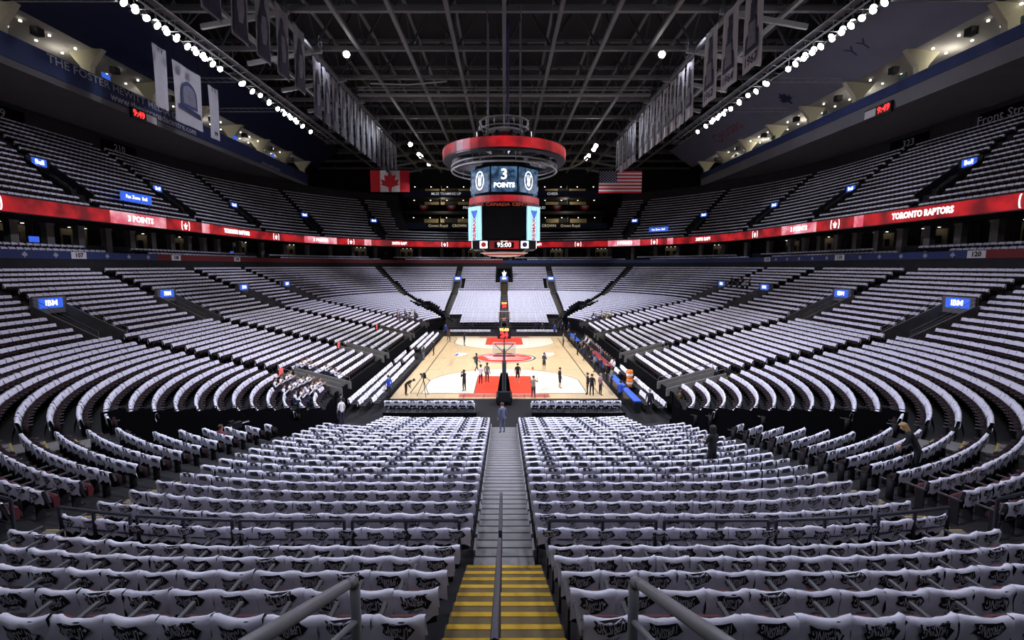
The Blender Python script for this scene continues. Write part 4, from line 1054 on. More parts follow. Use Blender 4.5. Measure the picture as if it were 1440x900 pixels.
for k in range(8):
    a = k*PI/4; o, c, n = facet(3.75, 17.75, 20.2, a-.355, a+.355, m_led_navy, 'video_panel')
    if k % 2 == 0:
        text('3', 1.45, m_led_white, c+n*.03+Vector((0, 0, .42)), n, o, bold=.03); text('POINTS', .62, m_led_white, c+n*.03+Vector((0, 0, -.62)), n, o, bold=.03)
    else:
        b = MB(); M = facing(c+n*.03, n)
        for i in range(24):
            a0, a1 = 2*PI*i/24, 2*PI*(i+1)/24; b.face([M @ Vector((.62*q*math.cos(x), .95*q*math.sin(x), 0)) for q, x in ((1, a0), (1, a1), (.86, a1), (.86, a0))])
        b.build('oval_mark', m_led_white, o); link('claw_mark', ME_claw_plain, o, M=M @ Matrix.Rotation(-PI/2, 4, 'X')) if 'ME_claw_plain' in globals() else None
        for dx in (-.22, 0, .22):
            b = MB(); b.face([M @ Vector(p) for p in ((dx*.6-.06, -.1, 0), (dx*.6+.06, -.1, 0), (dx*1.3+.05, .55, 0), (dx*1.3-.03, .6, 0))]); b.build('claw', m_led_white, o)
        b = MB(); b.face([M @ Vector((.22*math.cos(i*PI/6), -.32+.26*math.sin(i*PI/6), 0)) for i in range(12)]); b.build('claw_base', m_led_white, o)
o = arc_band(3.75, 16.65, 17.45, m_blackm, 'lower_ring', ri=2.9); arc_band(3.78, 16.75, 17.38, m_led_red, 'led_ring', ri=3.75, par=o)
text('AIR CANADA CENTRE', .42, mat('dull_red_letters', (.5, .07, .03), .5, emit=.3), (0, -3.6, 16.45), (0, -1, 0), t, sx=1.4, bold=.01)
MB().box(-2.6, 2.6, -2.6, 2.6, 12.2, 16.6).build('main_housing', m_blackm, t)
for k in range(4):
    R4 = Matrix.Rotation(k*PI/2, 4, 'Z'); n = R4 @ Vector((0, -1, 0))
    MB().box(-2.75, 2.75, -3.35, -3.2, 13.05, 16.25, 0, R4).build('main_screen', m_screen, t)
    p = MB().box(-2.7, 2.7, -3.3, -2.6, 12.0, 12.95, 0, R4).build('score_panel', m_blackm, t)
    MB().box(-1.5, 1.5, -3.34, -3.30, 12.05, 12.85, 0, R4).build('red_frame', m_led_red, p); MB().box(-1.0, 1.0, -3.37, -3.33, 12.12, 12.72, 0, R4).build('clock_face', m_screen, p)
    text('95:00', .66, m_led_white, R4 @ Vector((0, -3.39, 12.42)), n, p, bold=.008)
    text('PRE GAME', .15, m_led_white, R4 @ Vector((0, -3.36, 12.80)), n, p)
    for s in (-1, 1):
        MB().box(s*2.1-.38, s*2.1+.38, -3.36, -3.3, 12.1, 12.82, 0, R4).build('team_panel', m_led_white, p)
        b = MB(); M = facing(R4 @ Vector((s*2.1, -3.375, 12.46)), n); b.face([M @ Vector((.26*math.cos(i*PI/8), .26*math.sin(i*PI/8), 0)) for i in range(16)]); b.build('team_mark', m_flagred if s < 0 else m_flagnavy, p)
    R8 = Matrix.Rotation(k*PI/2+PI/4, 4, 'Z'); n8 = R8 @ Vector((0, -1, 0))
    q = MB().box(-.95, .95, -4.3, -4.15, 12.9, 16.3, 0, R8).build('corner_screen', m_led_sky, t)
    M = facing(R8 @ Vector((0, -4.32, 14.0)), n8) @ Matrix.Rotation(PI/2, 4, 'Z'); link('lettering', text_mesh('RE/MAX', .62, m_flagred, .003, bold=.02), q, M=M)
    b = MB(); M = facing(R8 @ Vector((0, -4.32, 15.55)), n8); b.face([M @ Vector(v) for v in ((-.5, .35, 0), (.5, .35, 0), (.1, -.45, 0), (-.1, -.45, 0))]); b.build('balloon_mark', m_bluec, q)
MB().lathe([(0, 11.25), (1.6, 11.35), (2.6, 11.7), (2.6, 11.75), (0, 11.75)], 28).build('bottom_dish', m_flagwhite, t)
torus(2.1, 11.5, .07, m_flagred, 'dish_stripe')
for s in (-1, 1):
    for q in (-1, 1): MB().tube((s*2.4, q*2.4, 12.1), (s*1.9, q*1.4, 11.7), .06).build('bracket', m_lsteel, t)
for z in (24.6, 25.4): torus(2.6, z, .07, m_lsteel, 'rig_ring')
for i in range(16):
    a, a2 = 2*PI*i/16, 2*PI*(i+1)/16
    MB().tube((2.6*math.cos(a), 2.6*math.sin(a), 24.6), (2.6*math.cos(a), 2.6*math.sin(a), 25.4), .05).build('rig_strut', m_lsteel, t)
MB().lathe([(0, 24.35), (2.0, 24.35), (2.0, 24.5), (0, 24.5)], 28).build('logo_disc', m_flagwhite, t); b = MB()
b.face([(1.25*math.cos(i*PI/12), .9*math.sin(i*PI/12), 24.33) for i in range(24)][::-1]); b.build('disc_mark', m_flagred, t)
for i in range(6):
    a = 2*PI*i/6; MB().lathe([(.0, 23.5), (.22, 23.55), (.25, 24.1), (.1, 24.35)], 8, (1.5*math.cos(a), 1.5*math.sin(a), 0)).build('moving_light', m_blackm, t)
for s in (-1, 1): MB().lathe([(.35, 22.6), (.42, 23.4), (.35, 24.4), (.2, 24.5), (.2, 22.5)], 10, (s*2.55, -.3, 0)).build('speaker_column', m_blackm, t)
for i in range(4):
    a = PI/4+PI/2*i; MB().tube((2.4*math.cos(a), 2.4*math.sin(a), 21.5), (2.4*math.cos(a), 2.4*math.sin(a), 36.3), .06).build('hanging_wire', m_steel, t)
# ------------------------------------------------------------------ far end bar levels
for k, (z, txts, nm) in enumerate(((19.6, (('CROWN', -10.5), ('CROWN', 10.5), ('Crown Royal', -15.5), ('Crown Royal', 15.5)), 'lowest'), (23.9, (('PROUD', -8.3), ('PROUD', 8.3)), 'middle'), (27.3, (('MLSE TEAMING UP', -13.8), ('CHEER', 11.5)), 'highest'))):
    t = thing('bar_level', '%s of the lit bar balconies behind the far end, dark lettered front' % nm, 'balcony', (0, 58+1.2*k, z))
    MB().box(-24.2, 24.2, 0, .25, -.65, .75).build('lettered_front', m_navy if k != 1 else m_black, t); MB().box(-24.2, 24.2, .25, 8, -.7, -.4).build('deck', m_dconc, t)
    MB().box(-24.2, 24.2, 7.5, 7.7, -.4, 2.6).build('back_wall', m_dconc, t)
    for x, ln in ((-17.5, 5), (-10, 3.2), (12, 3.2), (18.5, 4.2)): MB().box(x-ln/2, x+ln/2, 7.3, 7.45, .2, 2.4).build('lit_panel', m_warm, t)
    for i in range(12): x = -22+4*i; MB().box(x-.12, x+.12, 4, 4.24, 2.3, 2.4).build('downlight', m_down, t)
    for x in (-15, 0, 15):
        l = bpy.data.lights.new('bar_lamp', 'POINT'); l.energy = 260; l.color = (1, .86, .62); l.shadow_soft_size = .4
        lo = bpy.data.objects.new('bar_lamp', l); COL.objects.link(lo); lo.location = (x, 58+1.2*k+4.5, z+2.0)
    for i in range(7): x = -23.4+7.8*i; MB().box(x-.25, x+.25, 3, 3.5, -.4, 2.55).build('post', m_dconc, t)
    for s_, x in txts: text(s_, .85, mat('emissive_text', (.55, .57, .62), .6, emit=.6) if k != 0 else mat('gold_text', (.6, .5, .3), .6, emit=.6), (x, -.02, .05), (0, -1, 0), t, bold=.01)  # front letters carry a slight emission of their own
    if k == 1:
        for x in (-19, -12.5, 12.5, 19):
            b = MB(); b.face([(x+1.1*math.cos(PI+PI*i/10), -.03, .6+1.1*math.sin(PI+PI*i/10)) for i in range(11)]); b.build('bunting', m_flagred, t)
            b = MB(); b.face([(x+.65*math.cos(PI+PI*i/10), -.05, .6+.65*math.sin(PI+PI*i/10)) for i in range(11)]); b.build('bunting_centre', m_flagwhite, t)
# ------------------------------------------------------------------ baskets
def basket(sy, label):
    t = thing('basketball_hoop', label, 'basketball hoop', (0, sy*HL, .03), 0 if sy < 0 else PI)     # local +y points into the court
    MB().box(-.6, .6, -3.0, -1.3, .05, .55).box(-.45, .45, -3.2, -2.9, .3, 1.0).build('base', m_blackm, t)
    for x in (-.5, .5):
        for y in (-2.8, -1.5): MB().tube((x-.05, y, .09), (x+.05, y, .09), .09, 10).build('wheel', m_blackm, t)
    b = MB(); prof = [(-.55, .3), (.55, .3), (.42, 1.2), (.28, 2.0), (-.28, 2.0), (-.42, 1.2)]
    b.poly(prof, Matrix.Translation((0, -1.55, 0)), .35); b.build('front_pad', m_black, t)
    MB().beam((0, -1.9, .5), (0, -1.1, 2.7), .28, .34).build('mast', m_blackm, t); MB().beam((0, -1.2, 2.6), (0, 1.05, 3.35), .2, .25).build('arm', m_blackm, t)
    MB().tube((.12, -2.6, .9), (.12, -.7, 2.85), .04).tube((-.12, -2.6, .9), (-.12, -.7, 2.85), .04).build('strut', m_blackm, t)
    gl = mat('backboard_glass', (.20, .21, .22), .08); 
    if not gl.get('clear'):
        gl.node_tree.nodes['Principled BSDF'].inputs['Alpha'].default_value = .18; gl['clear'] = 1
    bb = MB().box(-.9, .9, 1.2, 1.23, 2.9, 3.95).build('backboard', gl, t)
    for a, b_ in (((-.91, 1.21, 2.9), (.91, 1.21, 2.9)), ((-.91, 1.21, 3.95), (.91, 1.21, 3.95)), ((-.91, 1.21, 2.9), (-.91, 1.21, 3.95)), ((.91, 1.21, 2.9), (.91, 1.21, 3.95))): MB().beam(a, b_, .07, .07).build('frame_bar', m_white, bb)
    MB().beam((-.91, 1.21, 2.86), (.91, 1.21, 2.86), .1, .09).build('edge_pad', m_blackm, bb)
    for s in (-1, 1): MB().tube((0, .6, 3.2), (s*.75, 1.18, 3.8), .03).build('brace', m_blackm, t); MB().tube((0, .6, 3.2), (s*.7, 1.18, 3.0), .03).build('brace', m_blackm, t)
    MB().path([(.23*math.cos(i*PI/10), 1.61+.23*math.sin(i*PI/10), 3.05) for i in range(21)], .018, 6).box(-.08, .08, 1.23, 1.4, 3.02, 3.06).build('rim', m_orange, t)
    b = MB()
    for i in range(12):
        a, a2 = i*PI/6, (i+1)*PI/6
        b.tube((.23*math.cos(a), 1.61+.23*math.sin(a), 3.05), (.14*math.cos(a2), 1.61+.14*math.sin(a2), 2.62), .008, 4).tube((.23*math.cos(a2), 1.61+.23*math.sin(a2), 3.05), (.14*math.cos(a), 1.61+.14*math.sin(a), 2.62), .008, 4)
    o = b.build('net', m_white, t); o['kind'] = 'stuff'
    c = MB().box(-.55, .55, .85, 1.1, 4.35, 5.3).build('shot_clock', m_blackm, t); MB().tube((0, .9, 3.3), (0, .95, 4.4), .04).build('clock_post', m_blackm, t)
    for n, y in (((0, -1, 0), .84), ((0, 1, 0), 1.11)):
        text('24', .62, m_led_dig, (0, y, 4.65), n, c, bold=.03); text('95:00', .34, m_led_orange, (0, y, 5.08), n, c, bold=.015)
basket(-1, 'basketball hoop on a black padded stand at the near baseline')
basket(1, 'basketball hoop on a black padded stand at the far baseline')
# ------------------------------------------------------------------ courtside chairs with shirts
def chair_parts():
    st = MB().box(-.22, .22, -.02, .42, .40, .47); bk = MB()
    bk.face([(-.22, .02, .48), (.22, .02, .48), (.22, -.07, .85), (-.22, -.07, .85)]); bk.face([(.22, -.02, .48), (-.22, -.02, .48), (-.22, -.11, .85), (.22, -.11, .85)])
    bk.face([(-.22, -.11, .85), (-.22, -.07, .85), (.22, -.07, .85), (.22, -.11, .85)][::-1])
    lg = [MB().tube((sx*.2, .38, 0), (sx*.2, .05, .44), .014, 5).mesh('leg', m_blackm) for sx in (-1, 1)]+[MB().tube((sx*.2, -.02, 0), (sx*.2, .36, .42), .014, 5).mesh('leg', m_blackm) for sx in (-1, 1)]
    return st.mesh('seat', m_seatb), bk.mesh('backrest', m_seatb), lg
C_seat, C_back, C_legs = chair_parts()
nchair = [0]
def chair(x, y, z, rz, where, shirt=True):
    t = thing('folding_chair', 'black folding chair %s' % where, 'chair', (x, y, z), rz, 'chairs '+where); link('seat', C_seat, t); link('backrest', C_back, t)
    for l in C_legs: link('leg', l, t)
    nchair[0] += 1
    if shirt:
        COURT_SHIRTS.append((x, y, z, rz+random.uniform(-.05, .05), 0, 'chair'))
def chair_row(axis, c, a, b, z, rz, where, sp=.55):
    n = int((b-a)/sp)
    for i in range(n+1):
        q = a+i*sp; chair(c if axis == 'y' else q, q if axis == 'y' else c, z, rz, where)
FX = -PI/2      # facing +x
for c, segs in ((-9.45, ((-18.2, -3.2), (1.8, 14.8))), (-10.25, ((-18.8, -5.8), (-4.4, 1.0), (3.0, 15.2))), (-11.05, ((-18.4, -6.0), (-4.8, .4), (3.0, 14.6)))):
    for a, b_ in segs: chair_row('y', c, a, b_, -.02, FX, {-9.45: 'in the courtside row by the left sideline', -10.25: 'in the second of the three long courtside rows', -11.05: 'in the courtside row along the black drape'}[c])
for c, segs in ((11.2, ((-19.2, -11.6), (-9.6, -6.6), (2, 5), (7, 11.5))), (10.4, ((-18.6, -16.0), (-9.6, -8.2)))):
    for a, b_ in segs: chair_row('y', c, a, b_, -.02, -FX, 'behind the team benches')
for s in (-1, 1):
    t = thing('seating_riser', 'low black draped riser carrying two chair rows %s the near basket' % ('left of' if s < 0 else 'right of'), 'platform', (s*4.95, -19.9, -.02)); MB().box(-3.1, 3.1, -1.0, .1, 0, .45).build('platform', m_blackm, t); MB().box(-3.12, 3.12, -1.04, -1.0, 0, .62).build('drape', m_black, t)
    for (y, z) in ((-20.45, .43), (-19.45, -.02)): chair_row('x', y, s*4.95-2.85, s*4.95+2.85, z, 0, 'on or by the low riser behind the near baseline')
    chair_row('x', 16.9, s*4.95-2.85, s*4.95+2.85, -.02, PI, 'behind the far baseline')
for a, b_ in ((-19.2, -15.6), (-15.0, -11.4), (6.5, 13.0)):
    t = thing('bench_board', 'long blue lit board with black base on the team bench sideline', 'board', (9.3, (a+b_)/2, -.02), 0, 'blue sideline boards'); L_ = (b_-a)/2
    MB().box(-.12, .3, -L_, L_, 0, .8).build('base', m_blackm, t); MB().box(-.18, .34, -L_, L_, .8, .9).build('top', m_bluec, t); MB().box(-.15, -.12, -L_, L_, .15, .75).build('screen', m_screen, t)
t = thing('scorers_table', 'long scorers table with dark red top and blue boards', 'table', (10.1, -3.4, -.02)); MB().box(-.35, .35, -4, 4, .70, .76).build('top', mat('maroon_cloth', (.20, .015, .02), .8), t)
MB().box(-.35, -.30, -4, 4, 0, .70).build('front', m_screen, t)
for y in (-3.8, 3.8): MB().box(-.3, .3, y-.04, y+.04, 0, .70).build('leg', m_blackm, t)
for y in (-2.5, .5, 3): MB().box(-.37, -.35, y-.5, y+.5, .3, .65).build('blue_board', m_bluec, t)
t = thing('drinks_cart', 'cart with two stacked orange drink coolers beside the blue boards', 'cart', (10.6, -12.6, -.02)); MB().box(-.4, .4, -.4, .4, .1, .2).build('tray', m_blackm, t)
for s in (-.35, .35):
    for q in (-.35, .35): MB().tube((s, q, 0), (s, q, .9), .02).build('post', m_blackm, t)
for k, z in enumerate((.2, .92)):
    o = MB().lathe([(0, 0), (.24, 0), (.28, .3), (.28, .55), (.25, .58), (.25, .66), (0, .68)], 14, (0, 0, z)).build('cooler', m_orange, t); MB().lathe([(.285, .2), (.29, .4)], 14, (0, 0, z)).build('label_band', m_white, o)
# ------------------------------------------------------------------ people
def skeleton(pose):
    J = {'pelvis': (0, 0, .95), 'waist': (0, 0, 1.10), 'chest': (0, 0, 1.31), 'uchest': (0, 0, 1.44), 'neck': (0, .01, 1.53), 'h1': (0, .03, 1.60), 'h2': (0, .03, 1.69), 'h3': (0, .02, 1.775), 'nose': (0, .135, 1.665)}
    for s, n in ((-1, 'l'), (1, 'r')):
        J.update({'ear'+n: (s*.098, .02, 1.675), 'sh'+n: (s*.18, 0, 1.43), 'el'+n: (s*.24, -.03, 1.16), 'wr'+n: (s*.25, .07, .93), 'pa'+n: (s*.25, .09, .86), 'hp'+n: (s*.095, 0, .90), 'kn'+n: (s*.11, .02, .50), 'an'+n: (s*.12, -.02, .09), 'to'+n: (s*.14, .15, .04)})
    V = {k: Vector(v) for k, v in J.items()}
    def arm(n, el, wr, pa): V['el'+n], V['wr'+n], V['pa'+n] = Vector(el), Vector(wr), Vector(pa)
    UP = ['waist', 'chest', 'uchest', 'neck', 'h1', 'h2', 'h3', 'nose', 'earl', 'earr', 'shl', 'shr', 'ell', 'elr', 'wrl', 'wrr', 'pal', 'par']
    def lean(a):
        R_ = Matrix.Rotation(math.radians(-a), 3, 'X')
        for k in UP: V[k] = V['pelvis']+R_ @ (V[k]-V['pelvis'])
    def drop(dz):
        for k in UP+['pelvis', 'hpl', 'hpr']: V[k] = V[k]+Vector((0, 0, dz))
    if pose == 'walk':
        V['knl'] += Vector((0, .12, .02)); V['anl'] = Vector((-.11, .22, .10)); V['tol'] = Vector((-.12, .38, .05)); V['knr'] += Vector((0, -.03, 0)); V['anr'] = Vector((.11, -.28, .12)); V['tor'] = Vector((.12, -.13, .04)); V['wrl'] += Vector((0, -.12, .03)); V['pal'] += Vector((0, -.14, .04)); V['wrr'] += Vector((0, .14, .04)); V['par'] += Vector((0, .17, .05))
    if pose == 'ball': arm('l', (-.26, .04, 1.16), (-.13, .27, 1.14), (-.09, .34, 1.15)); arm('r', (.26, .04, 1.16), (.13, .27, 1.14), (.09, .34, 1.15))
    if pose == 'face': arm('l', (-.24, .14, 1.20), (-.09, .23, 1.46), (-.06, .24, 1.53)); arm('r', (.24, .14, 1.20), (.09, .23, 1.46), (.06, .24, 1.53))
    if pose == 'camera': arm('r', (.32, .12, 1.28), (.24, .30, 1.48), (.22, .36, 1.53)); arm('l', (-.26, .1, 1.2), (-.05, .32, 1.38), (.02, .36, 1.43))
    if pose == 'bend': arm('l', (-.22, .10, 1.22), (-.18, .3, 1.12), (-.17, .36, 1.1)); arm('r', (.22, .12, 1.2), (.16, .36, 1.2), (.15, .42, 1.2)); lean(62)
    if pose == 'lean': arm('l', (-.22, .12, 1.22), (-.14, .33, 1.18), (-.11, .40, 1.17)); arm('r', (.22, .14, 1.2), (.16, .36, 1.08), (.15, .43, 1.05)); lean(30)
    if pose in ('sit', 'play'):
        drop(-.43)
        for s, n in ((-1, 'l'), (1, 'r')): V['hp'+n] = Vector((s*.10, .05, .49)); V['kn'+n] = Vector((s*.13, .44, .50)); V['an'+n] = Vector((s*.13, .46, .09)); V['to'+n] = Vector((s*.14, .62, .04))
        if pose == 'sit': arm('l', (-.25, .06, .78), (-.15, .30, .62), (-.13, .37, .60)); arm('r', (.25, .06, .78), (.15, .30, .62), (.13, .37, .60))
        else: arm('l', (-.27, .10, .80), (-.10, .34, .92), (-.06, .40, .94)); arm('r', (.27, .10, .80), (.08, .30, 1.02), (.04, .36, 1.04))
    R_ = {'pelvis': .135, 'waist': .125, 'chest': .145, 'uchest': .10, 'neck': .058, 'h1': .075, 'h2': .098, 'h3': .06, 'nose': .016, 'ear': .02, 'sh': .068, 'el': .047, 'wr': .032, 'pa': .036, 'hp': .095, 'kn': .064, 'an': .042, 'to': .035}
    E = [('pelvis', 'waist', 1), ('waist', 'chest', 1), ('chest', 'uchest', 1), ('uchest', 'neck', 0), ('neck', 'h1', 0), ('h1', 'h2', 0), ('h2', 'h3', 0), ('h2', 'nose', 0)]
    for n in 'lr': E += [('h2', 'ear'+n, 0), ('uchest', 'sh'+n, 1), ('sh'+n, 'el'+n, 1), ('el'+n, 'wr'+n, 4), ('wr'+n, 'pa'+n, 0), ('pelvis', 'hp'+n, 2), ('hp'+n, 'kn'+n, 2), ('kn'+n, 'an'+n, 5), ('an'+n, 'to'+n, 3)]
    rad = {k: R_.get(k, R_.get(k[:-1], .05)) for k in V}
    for s, n in ((-1, 'l'), (1, 'r')):          # five fingers, thumb from the side of the palm
        d = (V['pa'+n]-V['wr'+n]).normalized(); side = d.cross(Vector((1, 0, 0)));  side = (Vector((0, 1, 0)) if side.length < .2 else side.normalized()); curl = side.cross(d)*s
        for q, (off, ln) in enumerate(((-.030, .062), (-.010, .074), (.010, .070), (.030, .054))):
            a = V['pa'+n]+d*.040+side*off*1.0; b_ = a+d*ln*.55; c = b_+d*ln*.4+curl*-.02
            for nm, p in (('f%da' % q, a), ('f%db' % q, b_), ('f%dc' % q, c)): V[nm+n] = p; rad[nm+n] = .0095
            E += [('pa'+n, 'f%da%s' % (q, n), 0), ('f%da%s' % (q, n), 'f%db%s' % (q, n), 0), ('f%db%s' % (q, n), 'f%dc%s' % (q, n), 0)]
        a = V['wr'+n]+d*.03+side*.045; b_ = a+d*.04+side*.02
        V['ta'+n], V['tb'+n] = a, b_; rad['ta'+n] = rad['tb'+n] = .011; E += [('pa'+n, 'ta'+n, 0), ('ta'+n, 'tb'+n, 0)]
    return V, rad, E
BODY = {}
def body_mesh(pose):
    if pose in BODY: return BODY[pose]
    V, rad, E = skeleton(pose); names = list(V); idx = {k: i for i, k in enumerate(names)}
    me = bpy.data.meshes.new('b'); me.from_pydata([tuple(V[k]) for k in names], [(idx[a], idx[b]) for a, b, _ in E], [])
    o = bpy.data.objects.new('b', me); COL.objects.link(o)
    md = o.modifiers.new('s', 'SKIN'); md.use_smooth_shade = True
    if not me.skin_vertices: bpy.context.view_layer.objects.active = o; 
    for i, k in enumerate(names):
        sv = me.skin_vertices[0].data[i]; r = rad[k]; sv.radius = (r*(1.25 if k in ('pelvis', 'waist', 'chest') else 1), r*(.85 if k in ('pelvis', 'waist', 'chest') else 1)); sv.use_root = k == 'pelvis'
    o.modifiers.new('u', 'SUBSURF').levels = 1
    dg = bpy.context.evaluated_depsgraph_get(); out = bpy.data.meshes.new_from_object(o.evaluated_get(dg)); bpy.data.objects.remove(o); out.name = 'person_body'
    segs = [(V[a], V[b], t, rad[a], rad[b]) for a, b, t in E]; mi = []
    for p in out.polygons:
        c = p.center; best = (1e9, 0)
        for a, b, t, ra, rb in segs:
            d = b-a; f = max(0, min(1, (c-a).dot(d)/max(1e-9, d.length_squared))); dist = (c-(a+d*f)).length-(ra+(rb-ra)*f)
            if dist < best[0]: best = (dist, t)
        mi.append(best[1])
    out.materials.clear()
    for _ in range(6): out.materials.append(m_black)
    out.polygons.foreach_set('material_index', mi); out.polygons.foreach_set('use_smooth', [True]*len(mi)); out.update()
    up = (V['h3']-V['h1']).normalized(); fw = (V['nose']-V['h2']); fw = (fw-up*fw.dot(up)).normalized(); rt = fw.cross(up)
    M = Matrix((rt, fw, up)).transposed().to_4x4(); M.translation = V['h2']
    BODY[pose] = (out, M, V); return BODY[pose]
def hair_mesh(long):
    b = MB(); n, m = 12, 7; g = []
    for j in range(m+1):
        th = PI*.62*j/m
        row = []
        for i in range(n):
            a = 2*PI*i/n; x, y, z = .112*math.sin(th)*math.sin(a), .118*math.sin(th)*math.cos(a)-.012, .105*math.cos(th)+.015
            if y > .02 and z < .045: z = .045+.02*math.sin(th); y *= .98
            if long and y < .03 and j == m: z -= .22
            row.append((x, y, z))
        g.append(row)
    b.v = [p for r_ in g for p in r_]
    for j in range(m):
        for i in range(n): b.f.append((j*n+i, (j+1)*n+i, (j+1)*n+(i+1) % n, j*n+(i+1) % n)); b.m.append(0)
    return b
HAIRS = {}
EYE = MB()
for s in (-1, 1): EYE.box(s*.035-.014, s*.035+.014, .088, .102, -.012, .002); EYE.box(s*.035-.02, s*.035+.02, .09, .102, .014, .020)
EYE.box(-.024, .024, .085, .098, -.062, -.055)
def cm(name, c): return mat('cloth_'+name, c, .85, var=.15, scale=20)
CL = {'black': cm('black', (.012, .012, .014)), 'grey': cm('grey', (.16, .16, .17)), 'dgrey': cm('dark_grey', (.045, .045, .05)), 'white': cm('white', (.72, .72, .75)), 'navy': cm('navy', (.015, .02, .06)), 'blue': cm('blue', (.02, .07, .42)), 'slate': cm('slate', (.11, .12, .19)), 'red': cm('red', (.30, .02, .03)), 'plaid': cm('plaid', (.20, .035, .05)), 'tan': cm('tan', (.30, .24, .17)), 'pink': cm('pink', (.34, .20, .22)), 'yellow': cm('yellow', (.65, .62, .05)), 'brown': cm('brown', (.07, .045, .025)), 'shoe': cm('shoe', (.02, .02, .02)), 'wshoe': cm('white_shoe', (.6, .6, .6))}
SK = [mat('skin_%d' % i, c, .6, var=.05) for i, c in enumerate(((.50, .30, .21), (.10, .05, .03), (.38, .22, .15)))]
HR = [mat('hair_%d' % i, c, .6) for i, c in enumerate(((.012, .009, .007), (.05, .025, .012), (.38, .25, .10), (.25, .24, .23)))]
def person(label, pose, pos, rz, top, bottom, skin=0, hair=0, shoe='shoe', shorts=False, short_sleeve=False, long=False, group=None, sc=1.):
    if pose in ('sit', 'play'): PEOPLE_SPOTS.append(Vector(pos))
    me, M, V = body_mesh(pose); t = link('person', me, None, pos); t.rotation_euler = (0, 0, rz); t.scale = (sc,)*3; tag(t, label, 'person', group)
    ms = [SK[skin], CL[top], CL[bottom], CL[shoe], SK[skin] if short_sleeve else CL[top], SK[skin] if shorts else CL[bottom]]
    for i, m in enumerate(ms): t.material_slots[i].link = 'OBJECT'; t.material_slots[i].material = m
    k = (long, hair)
    if k not in HAIRS:
        HAIRS[k] = hair_mesh(long).mesh('hair', HR[hair]); HAIRS[k].polygons.foreach_set('use_smooth', [True]*len(HAIRS[k].polygons))
    link('hair', HAIRS[k], t, M=M.copy()); link('face_features', ME_eye, t, M=M.copy()); return t
ME_eye = EYE.mesh('face_features', HR[0])
fz = .03
def onfloor(px, py, z=fz): return at_z(px, py, z)
away = 0
P_ = [  # label, pose, foot pixel, heading, top, bottom, skin, hair, options
    ('player in all dark warm-up standing by the red key with hands raised', 'face', (653, 550), -.9, 'black', 'black', 1, 0, {}),
    ('player in white shirt and striped black trousers holding a ball on the red key', 'ball', (676, 541), .5, 'white', 'black', 1, 0, {'shoe': 'wshoe'}),
    ('person in grey hooded top and black trousers on the edge of the red key', 'stand', (685, 538), .4, 'grey', 'black', 1, 0, {}),
    ('player in dark top striding past the centre circle rim', 'walk', (670, 522), .9, 'dgrey', 'black', 1, 0, {}),
    ('player in black shirt and shorts standing in the middle of the red key', 'stand', (728, 539), 0, 'black', 'black', 0, 0, {'shorts': True, 'short_sleeve': True, 'shoe': 'wshoe'}),
    ('player in grey top and shorts holding a ball between the logo and the pale decal', 'ball', (765, 521), .8, 'dgrey', 'black', 0, 1, {'shorts': True, 'shoe': 'wshoe'}),
    ('player in long black top and shorts standing on the pale three-point area', 'stand', (787, 546), 1.3, 'black', 'black', 0, 1, {'shorts': True}),
    ('cameraman in tan jacket with a camera on his shoulder at the near baseline', 'camera', (750, 560), .3, 'tan', 'dgrey', 0, 1, {}),
    ('player in dark clothes near the far key on the bench-free side', 'stand', (653, 486), 1.6, 'black', 'black', 1, 0, {}),
    ('person in black standing on the apron before the courtside rows gap', 'stand', (610, 500), -1.6, 'black', 'black', 0, 0, {}),
    ('person in dark jeans standing at the gap in the courtside rows', 'stand', (596, 507), -1.4, 'dgrey', 'slate', 0, 1, {}),
    ('player in dark clothes at the far corner of the sideline', 'walk', (631, 481), 2.5, 'brown', 'black', 1, 0, {}),
    ('person in grey shirt on the bench sideline near the far blue board', 'stand', (792, 488), 1.5, 'grey', 'black', 0, 1, {}),
    ('steward in blue jacket at the far left court corner', 'stand', (627, 473), 2.8, 'blue', 'black', 0, 0, {}),
    ('steward in blue jacket at the far right court corner', 'stand', (780, 473), 2.9, 'blue', 'black', 0, 0, {}),
    ('man in black suit leaning out from the benches onto the court', 'lean', (812, 500), 1.4, 'black', 'black', 0, 0, {}),
    ('steward in blue jacket beside the end of the courtside rows', 'stand', (547, 559), -.6, 'blue', 'black', 0, 0, {}),
    ('person in black bending down beside the camera tripod', 'bend', (571, 556), 1.7, 'black', 'black', 0, 1, {}),
    ('man in dark suit in a talking group by the near corner of the benches', 'stand', (826, 555), -1.4, 'black', 'black', 0, 0, {}),
    ('person in long black coat with back turned in the talking group', 'stand', (832, 557), .2, 'black', 'black', 0, 1, {}),
    ('man in pinkish shirt in the talking group by the benches', 'stand', (844, 556), 1.2, 'pink', 'dgrey', 0, 3, {}),
    ('steward in blue jacket beside the blue bench boards', 'stand', (872, 568), .8, 'blue', 'black', 0, 0, {}),
    ('man in black jacket behind the benches by the orange coolers', 'stand', (913, 582), .3, 'black', 'black', 0, 3, {}),
    ('man in brown jacket by the foot of the side stand', 'stand', (955, 584), .5, 'brown', 'dgrey', 0, 1, {}),
]
for lab, pose, px, rz, top, bot, sk, hr, kw in P_: person(lab, pose, onfloor(*px, z=fz if 560 < px[0] < 850 and 474 < px[1] < 562 else -.02), -rz, top, bot, sk, hr, **kw)
person('man in dark coat standing beside the seated band', 'stand', (-11.0, -20.4, -.02), .5, 'black', 'black', 0, 0)
person('band member in white sleeves and navy trousers standing beside the others', 'stand', (-10.6, -21.5, -.02), .9, 'white', 'navy', 0, 0)
k = 4   # suit man on the near aisle
person('man in slate blue suit standing on the aluminium stair', 'stand', (-.1, -CY-6.0, zr(ROWS[[i for i, r in enumerate(ROWS) if r <= 6.0][-1]])+.02), .5, 'slate', 'slate', 0, 1)
